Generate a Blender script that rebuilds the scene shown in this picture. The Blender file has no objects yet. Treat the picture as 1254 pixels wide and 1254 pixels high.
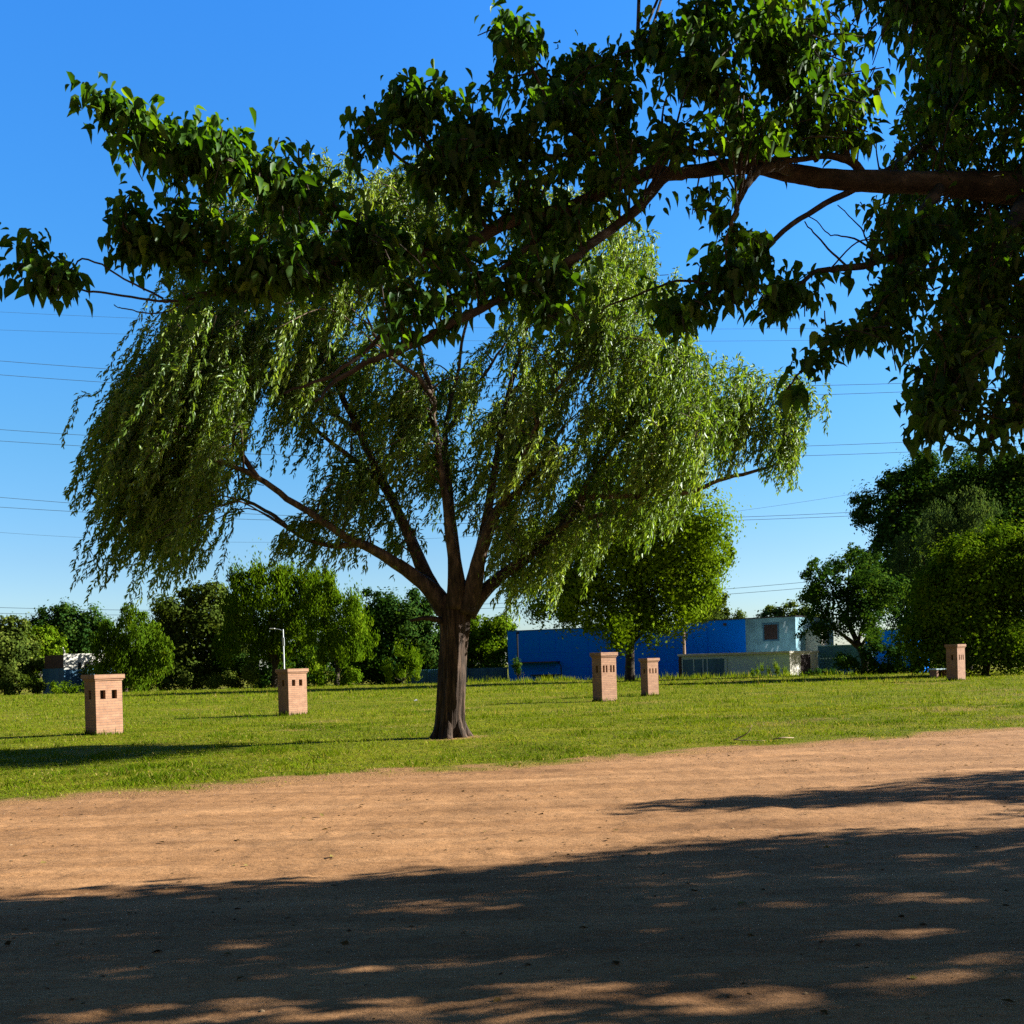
import bpy, math, random
import numpy as np
from mathutils import Vector, Matrix

C = bpy.context.scene.collection
SC = bpy.context.scene
rng = np.random.default_rng(7)
random.seed(7)

# ------------------------------------------------------------------ camera
EYE = 1.65
FPX = 1300.0                       # focal length in photo pixels (1254 px wide)
ROLL = math.radians(1.6)
cam_d = bpy.data.cameras.new("camera")
cam_d.sensor_width = 36.0
cam_d.lens = 36.0 * FPX / 1254.0
cam_d.shift_y = (812 - 627) / 1254.0
cam_d.clip_start = 0.05
cam_d.clip_end = 9000
cam = bpy.data.objects.new("camera", cam_d)
C.objects.link(cam)
cam.matrix_world = Matrix.Translation((0, 0, EYE)) @ Matrix.Rotation(math.pi / 2, 4, 'X') @ Matrix.Rotation(-ROLL, 4, 'Z')
SC.camera = cam

# ------------------------------------------------------------------ light
SUN_EL = math.radians(24)
SUN_B = math.radians(8)            # towards +X, slightly away from the camera
SDIR = np.array([math.cos(SUN_B) * math.cos(SUN_EL), math.sin(SUN_B) * math.cos(SUN_EL), math.sin(SUN_EL)])
w = bpy.data.worlds.new("World")
SC.world = w
w.use_nodes = True
nt = w.node_tree
bg = nt.nodes["Background"]
sky = nt.nodes.new("ShaderNodeTexSky")
sky.sky_type = 'NISHITA'
sky.sun_disc = False
sky.sun_elevation = SUN_EL
sky.sun_rotation = math.pi / 2 - SUN_B
sky.altitude = 0
sky.air_density = 1.0
sky.dust_density = 0.3
sky.ozone_density = 3.0
hs = nt.nodes.new("ShaderNodeHueSaturation")
hs.inputs['Saturation'].default_value = 1.25
nt.links.new(sky.outputs[0], hs.inputs['Color'])
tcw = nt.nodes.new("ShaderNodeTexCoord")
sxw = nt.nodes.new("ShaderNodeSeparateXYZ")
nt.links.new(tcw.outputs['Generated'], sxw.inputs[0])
rw = nt.nodes.new("ShaderNodeValToRGB")          # deepen the blue with height, then dim the unseen zenith to darken shadows
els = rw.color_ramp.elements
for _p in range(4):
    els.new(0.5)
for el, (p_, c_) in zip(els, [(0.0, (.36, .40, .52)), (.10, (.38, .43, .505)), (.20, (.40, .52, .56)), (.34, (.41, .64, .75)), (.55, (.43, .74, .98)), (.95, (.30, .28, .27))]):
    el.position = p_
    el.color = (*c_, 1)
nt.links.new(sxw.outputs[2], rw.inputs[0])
mw = nt.nodes.new("ShaderNodeMix")
mw.data_type = 'RGBA'
mw.blend_type = 'MULTIPLY'
mw.inputs[0].default_value = 1.0
nt.links.new(hs.outputs[0], mw.inputs[6])
nt.links.new(rw.outputs[0], mw.inputs[7])
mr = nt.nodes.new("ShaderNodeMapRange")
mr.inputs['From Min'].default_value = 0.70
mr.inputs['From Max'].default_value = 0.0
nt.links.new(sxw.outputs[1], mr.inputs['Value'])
mw2 = nt.nodes.new("ShaderNodeMix")               # unseen sky beside and behind the viewer, dimmed and warmed to darken shadows
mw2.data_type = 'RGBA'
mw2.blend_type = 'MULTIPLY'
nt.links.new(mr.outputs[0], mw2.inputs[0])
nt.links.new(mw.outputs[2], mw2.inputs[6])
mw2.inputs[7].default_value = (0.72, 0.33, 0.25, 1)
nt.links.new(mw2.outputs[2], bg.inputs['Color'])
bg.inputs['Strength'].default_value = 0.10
sun_d = bpy.data.lights.new("sun", 'SUN')
sun_d.energy = 5.0
sun_d.angle = math.radians(0.5)
sun_d.color = (1.0, 0.965, 0.88)
sun = bpy.data.objects.new("sun", sun_d)
C.objects.link(sun)
sun.rotation_euler = Vector(SDIR).to_track_quat('Z', 'Y').to_euler()
sun.location = (40, 6, 30)

SC.view_settings.view_transform = 'Standard'
SC.view_settings.look = 'None'
SC.view_settings.exposure = 1.85
SC.view_settings.gamma = 1.0
SC.render.engine = 'CYCLES'
SC.cycles.max_bounces = 6
SC.cycles.diffuse_bounces = 3
SC.cycles.transmission_bounces = 4
SC.cycles.transparent_max_bounces = 4
SC.cycles.use_denoising = False
SC.cycles.denoiser = 'OPENIMAGEDENOISE'
SC.cycles.denoising_prefilter = 'ACCURATE'


# ------------------------------------------------------------------ measuring the photograph
def W(px, py, d):
    """World point that lies on the photo's line of sight (px, py) at depth d."""
    u = (px - 627.0) / FPX
    v = (812.0 - py) / FPX
    X = u * math.cos(ROLL) + v * math.sin(ROLL)
    Z = -u * math.sin(ROLL) + v * math.cos(ROLL)
    return np.array([X * d, d, EYE + Z * d])


def Wn(pts, d):
    pts = np.asarray(pts, float)
    u = (pts[:, 0] - 627.0) / FPX
    v = (812.0 - pts[:, 1]) / FPX
    X = u * math.cos(ROLL) + v * math.sin(ROLL)
    Z = -u * math.sin(ROLL) + v * math.cos(ROLL)
    d = np.broadcast_to(np.asarray(d, float), u.shape)
    return np.stack([X * d, d, EYE + Z * d], 1)


def hor(px):
    return 812 - (px - 627) * math.tan(ROLL)


# ------------------------------------------------------------------ noise
def _hash(ix, iy, seed):
    n = (ix.astype(np.int64) * 374761393 + iy.astype(np.int64) * 668265263 + seed * 974634777) & 0x7fffffff
    n = ((n ^ (n >> 13)) * 1274126177) & 0x7fffffff
    return ((n ^ (n >> 16)) & 0xffff) / 65535.0


def vnoise(x, y, seed=0):
    x = np.asarray(x, float); y = np.asarray(y, float)
    ix = np.floor(x); iy = np.floor(y)
    fx = x - ix; fy = y - iy
    fx = fx * fx * (3 - 2 * fx); fy = fy * fy * (3 - 2 * fy)
    a = _hash(ix, iy, seed); b = _hash(ix + 1, iy, seed)
    c = _hash(ix, iy + 1, seed); d = _hash(ix + 1, iy + 1, seed)
    return (a * (1 - fx) + b * fx) * (1 - fy) + (c * (1 - fx) + d * fx) * fy


def fbm(x, y, seed=0, oct=4):
    s = 0; a = 0.5
    for k in range(oct):
        s = s + a * (vnoise(x * 2 ** k, y * 2 ** k, seed + k) - 0.5)
        a *= 0.5
    return s


def sstep(a, b, x):
    t = np.clip((x - a) / (b - a), 0, 1)
    return t * t * (3 - 2 * t)


# road edge: a line from (-6.6, 13.8) to (10.5, 21.8)
ED = np.array([17.1, 8.0]); ED = ED / np.linalg.norm(ED)
EN = np.array([-ED[1], ED[0]])


def edge_dist(x, y):
    """metres beyond the road's far edge (negative on the road)"""
    s = (x + 6.6) * ED[0] + (y - 13.8) * ED[1]
    q = (x + 6.6) * EN[0] + (y - 13.8) * EN[1]
    q = q + 0.0022 * (s - 9) ** 2 * (np.abs(s - 9) < 60) - 0.12
    return q + 1.0 * fbm(s * 0.35, q * 0.35, 31, 3) + 0.8 * fbm(s * 1.3, q * 1.3, 41, 4)


def soil(x, y):
    """1 where the earth is bare: along the road, round the willow's foot, in a few worn patches"""
    e = edge_dist(x, y)
    a = sstep(0.75, 0.05, e + 2.6 * fbm(x * 0.8, y * 0.8, 161, 4) + 1.2 * fbm(x * 3.1, y * 3.1, 165, 3))
    b = sstep(0.95, 0.45, np.hypot(x + 1.35, y - 23.9) + 0.8 * fbm(x * 2, y * 2, 171, 3))
    c = 0.40 * sstep(0.17, 0.28, fbm(x * 0.33, y * 0.55, 181, 4))
    return np.clip(np.maximum(np.maximum(a, b), c), 0, 1)


def crest(x):
    return 96 - 0.34 * np.maximum(x, 0) - 0.0 * x


def zg(x, y):
    x = np.asarray(x, float); y = np.asarray(y, float)
    z = 0.10 * fbm(x * 0.11, y * 0.11, 3, 3) + 0.10 * fbm(x * 0.9, y * 0.9, 9, 3) * (0.4 + 0.6 * sstep(0, 3, edge_dist(x, y)))
    c = crest(np.clip(x, -60, 40))
    z = z - 0.75 * sstep(c - 2, c + 10, y)
    z = z - 0.10 * sstep(0.3, -0.5, edge_dist(x, y))
    return z


# ------------------------------------------------------------------ materials
def mat(name):
    m = bpy.data.materials.new(name)
    m.use_nodes = True
    t = m.node_tree
    return m, t, t.nodes["Principled BSDF"], t.nodes["Material Output"]


def node(t, typ, **kw):
    n = t.nodes.new(typ)
    for k, v in kw.items():
        if k in n.inputs:
            n.inputs[k].default_value = v
        else:
            setattr(n, k, v)
    return n


def ramp(t, fac, stops):
    r = t.nodes.new("ShaderNodeValToRGB")
    e = r.color_ramp.elements
    while len(e) < len(stops):
        e.new(0.5)
    for el, (p, c) in zip(e, stops):
        el.position = p
        el.color = (c[0], c[1], c[2], 1)
    t.links.new(fac, r.inputs[0])
    return r


def coords(t, scale=(1, 1, 1), rot=(0, 0, 0), kind='Object'):
    tc = t.nodes.new("ShaderNodeTexCoord")
    mp = t.nodes.new("ShaderNodeMapping")
    mp.inputs['Scale'].default_value = scale
    mp.inputs['Rotation'].default_value = rot
    t.links.new(tc.outputs[kind], mp.inputs[0])
    return mp.outputs[0]


def noise(t, vec, scale, detail=4, rough=0.55):
    n = t.nodes.new("ShaderNodeTexNoise")
    n.inputs['Scale'].default_value = scale
    n.inputs['Detail'].default_value = detail
    n.inputs['Roughness'].default_value = rough
    t.links.new(vec, n.inputs['Vector'])
    return n.outputs['Fac']


def bump(t, h, strength, dist, prev=None):
    b = t.nodes.new("ShaderNodeBump")
    b.inputs['Strength'].default_value = strength
    b.inputs['Distance'].default_value = dist
    t.links.new(h, b.inputs['Height'])
    if prev is not None:
        t.links.new(prev, b.inputs['Normal'])
    return b.outputs[0]


def mixc(t, fac, a, b, mode='MIX'):
    m = t.nodes.new("ShaderNodeMix")
    m.data_type = 'RGBA'
    m.blend_type = mode
    for s, i in ((fac, 0), (a, 6), (b, 7)):
        if isinstance(s, (int, float)):
            m.inputs[i].default_value = s
        elif isinstance(s, tuple):
            m.inputs[i].default_value = (s[0], s[1], s[2], 1)
        else:
            t.links.new(s, m.inputs[i])
    return m.outputs[2]


def leaf_mat(name, stops, trans=0.35, tcol=(1.25, 1.15, 0.45), gloss=0.06, rough=0.42):
    """Thin leaf: diffuse + translucent + a waxy reflection; tint differs leaf by leaf."""
    m, t, p, out = mat(name)
    t.nodes.remove(p)
    a = t.nodes.new("ShaderNodeAttribute"); a.attribute_name = "tint"
    r = ramp(t, a.outputs['Fac'], stops)
    d = t.nodes.new("ShaderNodeBsdfDiffuse")
    tr = t.nodes.new("ShaderNodeBsdfTranslucent")
    g = t.nodes.new("ShaderNodeBsdfGlossy")
    g.inputs['Roughness'].default_value = rough
    g.inputs['Color'].default_value = (0.85, 0.9, 0.9, 1)
    t.links.new(r.outputs[0], d.inputs['Color'])
    mu = mixc(t, 1.0, r.outputs[0], tcol, 'MULTIPLY')
    t.links.new(mu, tr.inputs['Color'])
    m1 = t.nodes.new("ShaderNodeMixShader"); m1.inputs[0].default_value = trans
    t.links.new(d.outputs[0], m1.inputs[1]); t.links.new(tr.outputs[0], m1.inputs[2])
    m2 = t.nodes.new("ShaderNodeMixShader"); m2.inputs[0].default_value = gloss
    t.links.new(m1.outputs[0], m2.inputs[1]); t.links.new(g.outputs[0], m2.inputs[2])
    t.links.new(m2.outputs[0], out.inputs['Surface'])
    return m


def bark_mat(name, c1, c2, c3, scale=(9, 9, 1.6), dist=0.03):
    m, t, p, out = mat(name)
    v = coords(t, scale)
    n1 = noise(t, v, 1.0, 6, 0.65)
    v2 = coords(t, (1, 1, 1))
    n2 = noise(t, v2, 3.0, 3)
    r = ramp(t, n1, [(0.32, c1), (0.52, c2), (0.72, c3)])
    r2 = ramp(t, n2, [(0.3, (0.65, 0.65, 0.65)), (0.7, (1.15, 1.1, 1.0))])
    c = mixc(t, 1.0, r.outputs[0], r2.outputs[0], 'MULTIPLY')
    t.links.new(c, p.inputs['Base Color'])
    p.inputs['Roughness'].default_value = 0.9
    p.inputs['Specular IOR Level'].default_value = 0.2
    t.links.new(bump(t, n1, 0.9, dist), p.inputs['Normal'])
    return m


def plain(name, col, rough=0.6, var=0.12, scale=3.0, metal=0.0, bumpd=0.004, streak=False, spec=0.3):
    m, t, p, out = mat(name)
    v = coords(t, (1, 1, 0.25) if streak else (1, 1, 1))
    n = noise(t, v, scale, 6, 0.6)
    lo = tuple(max(0, c * (1 - var)) for c in col); hi = tuple(c * (1 + var) for c in col)
    r = ramp(t, n, [(0.3, lo), (0.7, hi)])
    t.links.new(r.outputs[0], p.inputs['Base Color'])
    p.inputs['Roughness'].default_value = rough
    p.inputs['Metallic'].default_value = metal
    n2 = noise(t, v, scale * 12, 4)
    t.links.new(bump(t, n2, 0.4, bumpd), p.inputs['Normal'])
    p.inputs['Specular IOR Level'].default_value = spec
    return m


M = {}
# dirt road
m, t, p, out = mat("packed dirt"); M['dirt'] = m
ang = math.atan2(ED[1], ED[0])
vr = coords(t, (0.35, 3.2, 1), (0, 0, -ang))
vo = coords(t)
tc = t.nodes.new("ShaderNodeTexCoord")
n_track = noise(t, vr, 0.55, 5, 0.6)
n_big = noise(t, vo, 0.7, 4, 0.55)
n_fine = noise(t, vo, 22, 6, 0.7)
n_grit = noise(t, vo, 90, 4, 0.7)
r1 = ramp(t, n_track, [(0.30, (0.210, 0.108, 0.046)), (0.5, (0.290, 0.154, 0.068)), (0.70, (0.365, 0.202, 0.094))])
r2 = ramp(t, n_big, [(0.3, (0.80, 0.78, 0.76)), (0.65, (1.08, 1.06, 1.04))])
r3 = ramp(t, n_fine, [(0.28, (0.62, 0.60, 0.58)), (0.5, (1.0, 1.0, 1.0)), (0.75, (1.15, 1.15, 1.15))])
c = mixc(t, 1.0, r1.outputs[0], r2.outputs[0], 'MULTIPLY')
c = mixc(t, 0.8, c, r3.outputs[0], 'MULTIPLY')
vk = coords(t, (0.8, 2.4, 1), (0, 0, -ang))
n_spk = noise(t, vk, 7.5, 5, 0.65)
r4 = ramp(t, n_spk, [(0.28, (0.40, 0.36, 0.32)), (0.36, (0.92, 0.92, 0.92)), (0.6, (1, 1, 1)), (0.72, (1.12, 1.12, 1.12))])  # dark streaks: shadows of small dips and bumps put into the colour
c = mixc(t, 0.9, c, r4.outputs[0], 'MULTIPLY')
vt_ = coords(t, (0.05, 1.5, 1), (0, 0, -ang))                # long wheel tracks
r6 = ramp(t, noise(t, vt_, 1.0, 6, 0.6), [(0.36, (0.74, 0.72, 0.70)), (0.46, (0.97, 0.97, 0.97)), (0.56, (1.0, 1.0, 1.0)), (0.66, (1.16, 1.17, 1.18))])
c = mixc(t, 1.0, c, r6.outputs[0], 'MULTIPLY')
r5 = ramp(t, n_grit, [(0.25, (0.55, 0.52, 0.5)), (0.42, (1, 1, 1)), (0.62, (1, 1, 1)), (0.75, (1.25, 1.25, 1.25))])
c = mixc(t, 0.8, c, r5.outputs[0], 'MULTIPLY')
t.links.new(c, p.inputs['Base Color'])
p.inputs['Roughness'].default_value = 0.95
p.inputs['Specular IOR Level'].default_value = 0.1
b0 = bump(t, n_spk, 0.7, 0.035)
b1 = bump(t, n_fine, 0.35, 0.02, b0)
t.links.new(bump(t, n_grit, 0.2, 0.004, b1), p.inputs['Normal'])

# ground under the grass
m, t, p, out = mat("turf"); M['turf'] = m
vo = coords(t)
vs = coords(t, (0.5, 1.6, 1), (0, 0, -0.15))
na = noise(t, vs, 0.35, 5, 0.6)
nb = noise(t, vo, 3.0, 6, 0.7)
nc = noise(t, vo, 26, 5, 0.75)
r1 = ramp(t, na, [(0.3, (0.085, 0.105, 0.005)), (0.55, (0.145, 0.145, 0.008)), (0.75, (0.20, 0.165, 0.02))])
r2 = ramp(t, nb, [(0.3, (0.55, 0.6, 0.5)), (0.6, (1.1, 1.1, 1.0))])
r3 = ramp(t, nc, [(0.3, (0.45, 0.45, 0.4)), (0.65, (1.25, 1.25, 1.2))])
c = mixc(t, 1.0, r1.outputs[0], r2.outputs[0], 'MULTIPLY')
c = mixc(t, 0.9, c, r3.outputs[0], 'MULTIPLY')
at_ = t.nodes.new("ShaderNodeAttribute"); at_.attribute_name = "soil"
rs = ramp(t, nc, [(0.3, (0.17, 0.092, 0.040)), (0.65, (0.30, 0.162, 0.074))])
c = mixc(t, at_.outputs['Fac'], c, rs.outputs[0])
t.links.new(c, p.inputs['Base Color'])
p.inputs['Roughness'].default_value = 0.95
p.inputs['Specular IOR Level'].default_value = 0.05
b1 = bump(t, nb, 0.8, 0.08)
t.links.new(bump(t, nc, 0.9, 0.04, b1), p.inputs['Normal'])

M['grass'] = leaf_mat("grass blades", [(0.0, (0.04, 0.085, 0.004)), (0.45, (0.118, 0.170, 0.007)), (0.8, (0.205, 0.23, 0.016)), (1.0, (0.36, 0.27, 0.10))], 0.40, (1.2, 1.1, 0.5), 0.0, 0.5)
M['leaf_big'] = leaf_mat("broad leaves", [(0.0, (0.016, 0.052, 0.006)), (0.6, (0.046, 0.118, 0.009)), (1.0, (0.125, 0.215, 0.016))], 0.52, (1.75, 1.50, 0.30), 0.018, 0.48)
M['leaf_willow'] = leaf_mat("willow leaves", [(0.0, (0.040, 0.095, 0.010)), (0.55, (0.140, 0.225, 0.018)), (1.0, (0.35, 0.43, 0.07))], 0.48, (1.2, 1.15, 0.5), 0.03, 0.45)
M['bark_willow'] = bark_mat("furrowed bark", (0.010, 0.0075, 0.006), (0.048, 0.032, 0.023), (0.16, 0.105, 0.075), (14, 14, 1.5), 0.05)
M['bark_limb'] = bark_mat("limb bark", (0.026, 0.019, 0.015), (0.10, 0.074, 0.055), (0.25, 0.18, 0.13), (10, 10, 3), 0.012)
# old dark bark near the fork, younger lighter bark higher up
m = M['bark_limb']; t = m.node_tree; p = t.nodes["Principled BSDF"]
src_ = p.inputs['Base Color'].links[0].from_socket
tcl = t.nodes.new("ShaderNodeTexCoord"); sxl = t.nodes.new("ShaderNodeSeparateXYZ"); t.links.new(tcl.outputs['Object'], sxl.inputs[0])
ml = t.nodes.new("ShaderNodeMapRange"); ml.inputs['From Min'].default_value = 3.0; ml.inputs['From Max'].default_value = 4.6
t.links.new(sxl.outputs[2], ml.inputs['Value'])
dk = mixc(t, 1.0, src_, (0.42, 0.40, 0.40), 'MULTIPLY')
t.links.new(mixc(t, ml.outputs[0], dk, src_), p.inputs['Base Color'])
M['bark_big'] = bark_mat("smooth brown bark", (0.026, 0.022, 0.018), (0.062, 0.051, 0.042), (0.145, 0.118, 0.095), (7, 12, 12), 0.015)
M['bark_far'] = bark_mat("far bark", (0.02, 0.016, 0.012), (0.05, 0.04, 0.03), (0.09, 0.07, 0.055), (3, 3, 1), 0.03)


def green(name, a, b, c, trans=0.36):
    a, b, c = (tuple(v * 1.4 for v in q) for q in (a, b, c))
    M[name] = leaf_mat("foliage " + name, [(0.0, a), (0.55, b), (1.0, c)], trans, (1.2, 1.15, 0.45), 0.0, 0.5)


green('olive', (0.025, 0.042, 0.008), (0.055, 0.080, 0.012), (0.13, 0.15, 0.026))
green('fresh', (0.028, 0.060, 0.003), (0.065, 0.115, 0.004), (0.17, 0.22, 0.014))
green('deep', (0.010, 0.030, 0.007), (0.024, 0.056, 0.009), (0.075, 0.115, 0.016))
green('bluish', (0.022, 0.046, 0.020), (0.045, 0.075, 0.026), (0.09, 0.12, 0.035))
green('mid', (0.026, 0.056, 0.004), (0.056, 0.100, 0.005), (0.15, 0.195, 0.014))
green('lime', (0.045, 0.085, 0.004), (0.095, 0.150, 0.006), (0.17, 0.215, 0.018), 0.35)

# brick
m, t, p, out = mat("salmon brick"); M['brick'] = m
tc = t.nodes.new("ShaderNodeTexCoord")
sx = t.nodes.new("ShaderNodeSeparateXYZ"); t.links.new(tc.outputs['Object'], sx.inputs[0])
ad = node(t, "ShaderNodeMath", operation='ADD'); t.links.new(sx.outputs[0], ad.inputs[0]); t.links.new(sx.outputs[1], ad.inputs[1])
cb = t.nodes.new("ShaderNodeCombineXYZ"); t.links.new(ad.outputs[0], cb.inputs[0]); t.links.new(sx.outputs[2], cb.inputs[1])
bt = t.nodes.new("ShaderNodeTexBrick"); t.links.new(cb.outputs[0], bt.inputs['Vector'])
bt.inputs['Scale'].default_value = 1.0
bt.inputs['Brick Width'].default_value = 0.23
bt.inputs['Row Height'].default_value = 0.072
bt.inputs['Mortar Size'].default_value = 0.007
bt.inputs['Color1'].default_value = (0.29, 0.155, 0.086, 1)
bt.inputs['Color2'].default_value = (0.24, 0.122, 0.067, 1)
bt.inputs['Mortar'].default_value = (0.20, 0.125, 0.09, 1)
nb_ = noise(t, tc.outputs['Object'], 4.0, 6, 0.7)
rr = ramp(t, nb_, [(0.25, (0.42, 0.38, 0.36)), (0.40, (0.88, 0.86, 0.85)), (0.55, (1, 1, 1)), (0.75, (1.18, 1.2, 1.22))])
c = mixc(t, 1.0, bt.outputs['Color'], rr.outputs[0], 'MULTIPLY')
mg = t.nodes.new("ShaderNodeMapRange")            # splashed mud at the foot
mg.inputs['From Min'].default_value = 0.38; mg.inputs['From Max'].default_value = 0.0
ag = node(t, "ShaderNodeMath", operation='ADD'); t.links.new(sx.outputs[2], ag.inputs[0])
ng = node(t, "ShaderNodeMath", operation='MULTIPLY'); t.links.new(nb_, ng.inputs[0]); ng.inputs[1].default_value = 0.3
t.links.new(ng.outputs[0], ag.inputs[1]); t.links.new(ag.outputs[0], mg.inputs['Value'])
c = mixc(t, mg.outputs[0], c, (0.13, 0.085, 0.05))
t.links.new(c, p.inputs['Base Color'])
p.inputs['Roughness'].default_value = 0.9
inv = node(t, "ShaderNodeMath", operation='SUBTRACT'); inv.inputs[0].default_value = 1.0
t.links.new(bt.outputs['Fac'], inv.inputs[1])
nf_ = noise(t, tc.outputs['Object'], 45, 4, 0.7)
b1 = bump(t, inv.outputs[0], 0.8, 0.008)
t.links.new(bump(t, nf_, 0.5, 0.006, b1), p.inputs['Normal'])

M['brick_dark'] = plain("dark brick", (0.03, 0.022, 0.018), 0.95, 0.3, 8)  # near-black brown for the pillar cores and the barbecue back
M['blue'] = plain("blue paint", (0.0, 0.19, 0.90), 0.85, 0.04, 0.6, spec=0.05)
M['blue_dark'] = plain("dark blue paint", (0.002, 0.11, 0.43), 0.5, 0.15, 1.2)
M['teal'] = plain("faded teal paint", (0.15, 0.30, 0.37), 0.8, 0.35, 0.8)
M['pale'] = plain("weathered pale render", (0.42, 0.55, 0.62), 0.8, 0.12, 1.5)
M['white'] = plain("white paint", (0.48, 0.46, 0.40), 0.7, 0.10, 2.0)
M['dark'] = plain("dark opening", (0.02, 0.02, 0.022), 0.35, 0.3, 2.0)
M['darkred'] = plain("dark red brown paint", (0.035, 0.018, 0.018), 0.6, 0.3, 3.0)
M['fence'] = plain("blue green sheet metal", (0.035, 0.12, 0.20), 0.55, 0.25, 1.0, 0.1, 0.004, True)
M['wood'] = plain("grey brown timber", (0.22, 0.15, 0.10), 0.85, 0.25, 4.0, 0, 0.006, True)
M['steel'] = plain("galvanised steel", (0.42, 0.45, 0.47), 0.45, 0.12, 3.0, 0.6)
M['lamp'] = plain("pale lamp housing", (0.72, 0.72, 0.70), 0.5, 0.08, 4.0)
M['cable'] = plain("dull cable", (0.10, 0.16, 0.25), 0.6, 0.1, 1.0)
M['straw'] = plain("dry stripped wood", (0.30, 0.22, 0.13), 0.85, 0.2, 8.0)
M['paper'] = plain("white paper", (0.5, 0.49, 0.46), 0.8, 0.06, 8.0)
M['brownwall'] = plain("brown render", (0.075, 0.045, 0.035), 0.85, 0.25, 2.0)


# ------------------------------------------------------------------ mesh helpers
def link(name, me, m, parent=None):
    o = bpy.data.objects.new(name, me)
    C.objects.link(o)
    if m is not None:
        me.materials.append(m)
    if parent is not None:
        o.parent = parent
    return o


def tag(o, label=None, cat=None, group=None, kind=None):
    for k, v in (('label', label), ('category', cat), ('group', group), ('kind', kind)):
        if v:
            o[k] = v
    return o


def thing(name, loc, label, cat, group=None, rz=0.0):
    o = bpy.data.objects.new(name, None)
    C.objects.link(o)
    o.location = [float(v) for v in loc]
    o.rotation_euler = (0, 0, rz)
    o.empty_display_size = 0.3
    return tag(o, label, cat, group)


class MB:
    def __init__(self):
        self.v = []; self.f = []

    def add(self, vs, fs):
        n = len(self.v)
        self.v += [tuple(float(c) for c in q) for q in vs]
        self.f += [tuple(i + n for i in q) for q in fs]

    def box(self, a, b, rz=0.0, c=(0, 0)):
        x0, y0, z0 = a; x1, y1, z1 = b
        vs = [(x0, y0, z0), (x1, y0, z0), (x1, y1, z0), (x0, y1, z0), (x0, y0, z1), (x1, y0, z1), (x1, y1, z1), (x0, y1, z1)]
        if rz:
            co, si = math.cos(rz), math.sin(rz)
            vs = [(c[0] + (x - c[0]) * co - (y - c[1]) * si, c[1] + (x - c[0]) * si + (y - c[1]) * co, z) for x, y, z in vs]
        self.add(vs, [(0, 3, 2, 1), (4, 5, 6, 7), (0, 1, 5, 4), (1, 2, 6, 5), (2, 3, 7, 6), (3, 0, 4, 7)])

    def tube(self, pts, rad, n=8, cap=True, ridge=None):
        pts = np.asarray(pts, float)
        rad = np.broadcast_to(np.asarray(rad, float), (len(pts),))
        tg = np.gradient(pts, axis=0)
        tg = tg / (np.linalg.norm(tg, axis=1)[:, None] + 1e-9)
        ref = np.array([0, 0, 1.0]) if abs(tg[0][2]) < 0.9 else np.array([1.0, 0, 0])
        u = np.cross(tg[0], ref); u /= np.linalg.norm(u)
        base = len(self.v)
        th = np.arange(n) * 2 * math.pi / n
        s = 0
        for i in range(len(pts)):
            u = u - tg[i] * u.dot(tg[i]); u /= np.linalg.norm(u) + 1e-9
            vv = np.cross(tg[i], u)
            if i:
                s += np.linalg.norm(pts[i] - pts[i - 1])
            rr = rad[i] * (np.ones(n) if ridge is None else ridge(th, s, i))
            ring = pts[i] + np.outer(np.cos(th) * rr, u) + np.outer(np.sin(th) * rr, vv)
            self.v += [tuple(q) for q in ring]
        for i in range(len(pts) - 1):
            for k in range(n):
                a = base + i * n + k; b = base + i * n + (k + 1) % n
                self.f.append((a, b, b + n, a + n))
        if cap:
            e = base + (len(pts) - 1) * n
            self.f.append(tuple(range(e, e + n)))
            self.f.append(tuple(range(base + n - 1, base - 1, -1)))

    def build(self, name, m, parent=None, smooth=False, off=None, bevel=0):
        me = bpy.data.meshes.new(name)
        v = self.v
        if off is not None:
            v = [(a - off[0], b - off[1], c - off[2]) for a, b, c in v]
        me.from_pydata(v, [], self.f)
        if smooth:
            me.polygons.foreach_set('use_smooth', np.ones(len(me.polygons), bool))
        o = link(name, me, m, parent)
        if bevel:
            md = o.modifiers.new("bevel", 'BEVEL'); md.width = bevel; md.segments = 2; md.limit_method = 'ANGLE'
        return o


def batch(name, verts, faces, tint, m, parent=None, smooth=False, off=None):
    """verts (N,k,3), faces (f,s) template with one polygon size, tint (N,)"""
    N, k, _ = verts.shape
    faces = np.asarray(faces)
    f, s = faces.shape
    me = bpy.data.meshes.new(name)
    co = verts.reshape(-1, 3)
    if off is not None:
        co = co - np.asarray(off)
    me.vertices.add(N * k)
    me.vertices.foreach_set('co', co.astype(np.float32).ravel())
    idx = (faces[None] + (np.arange(N) * k)[:, None, None]).reshape(-1)
    me.loops.add(N * f * s)
    me.loops.foreach_set('vertex_index', idx.astype(np.int32))
    me.polygons.add(N * f)
    me.polygons.foreach_set('loop_start', (np.arange(N * f) * s).astype(np.int32))
    if smooth:
        me.polygons.foreach_set('use_smooth', np.ones(N * f, bool))
    me.update(calc_edges=True)
    at = me.attributes.new('tint', 'FLOAT', 'POINT')
    at.data.foreach_set('value', np.repeat(np.clip(tint, 0, 1), k).astype(np.float32))
    return link(name, me, m, parent)


def unit(a):
    return a / (np.linalg.norm(a, axis=-1, keepdims=True) + 1e-9)


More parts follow.
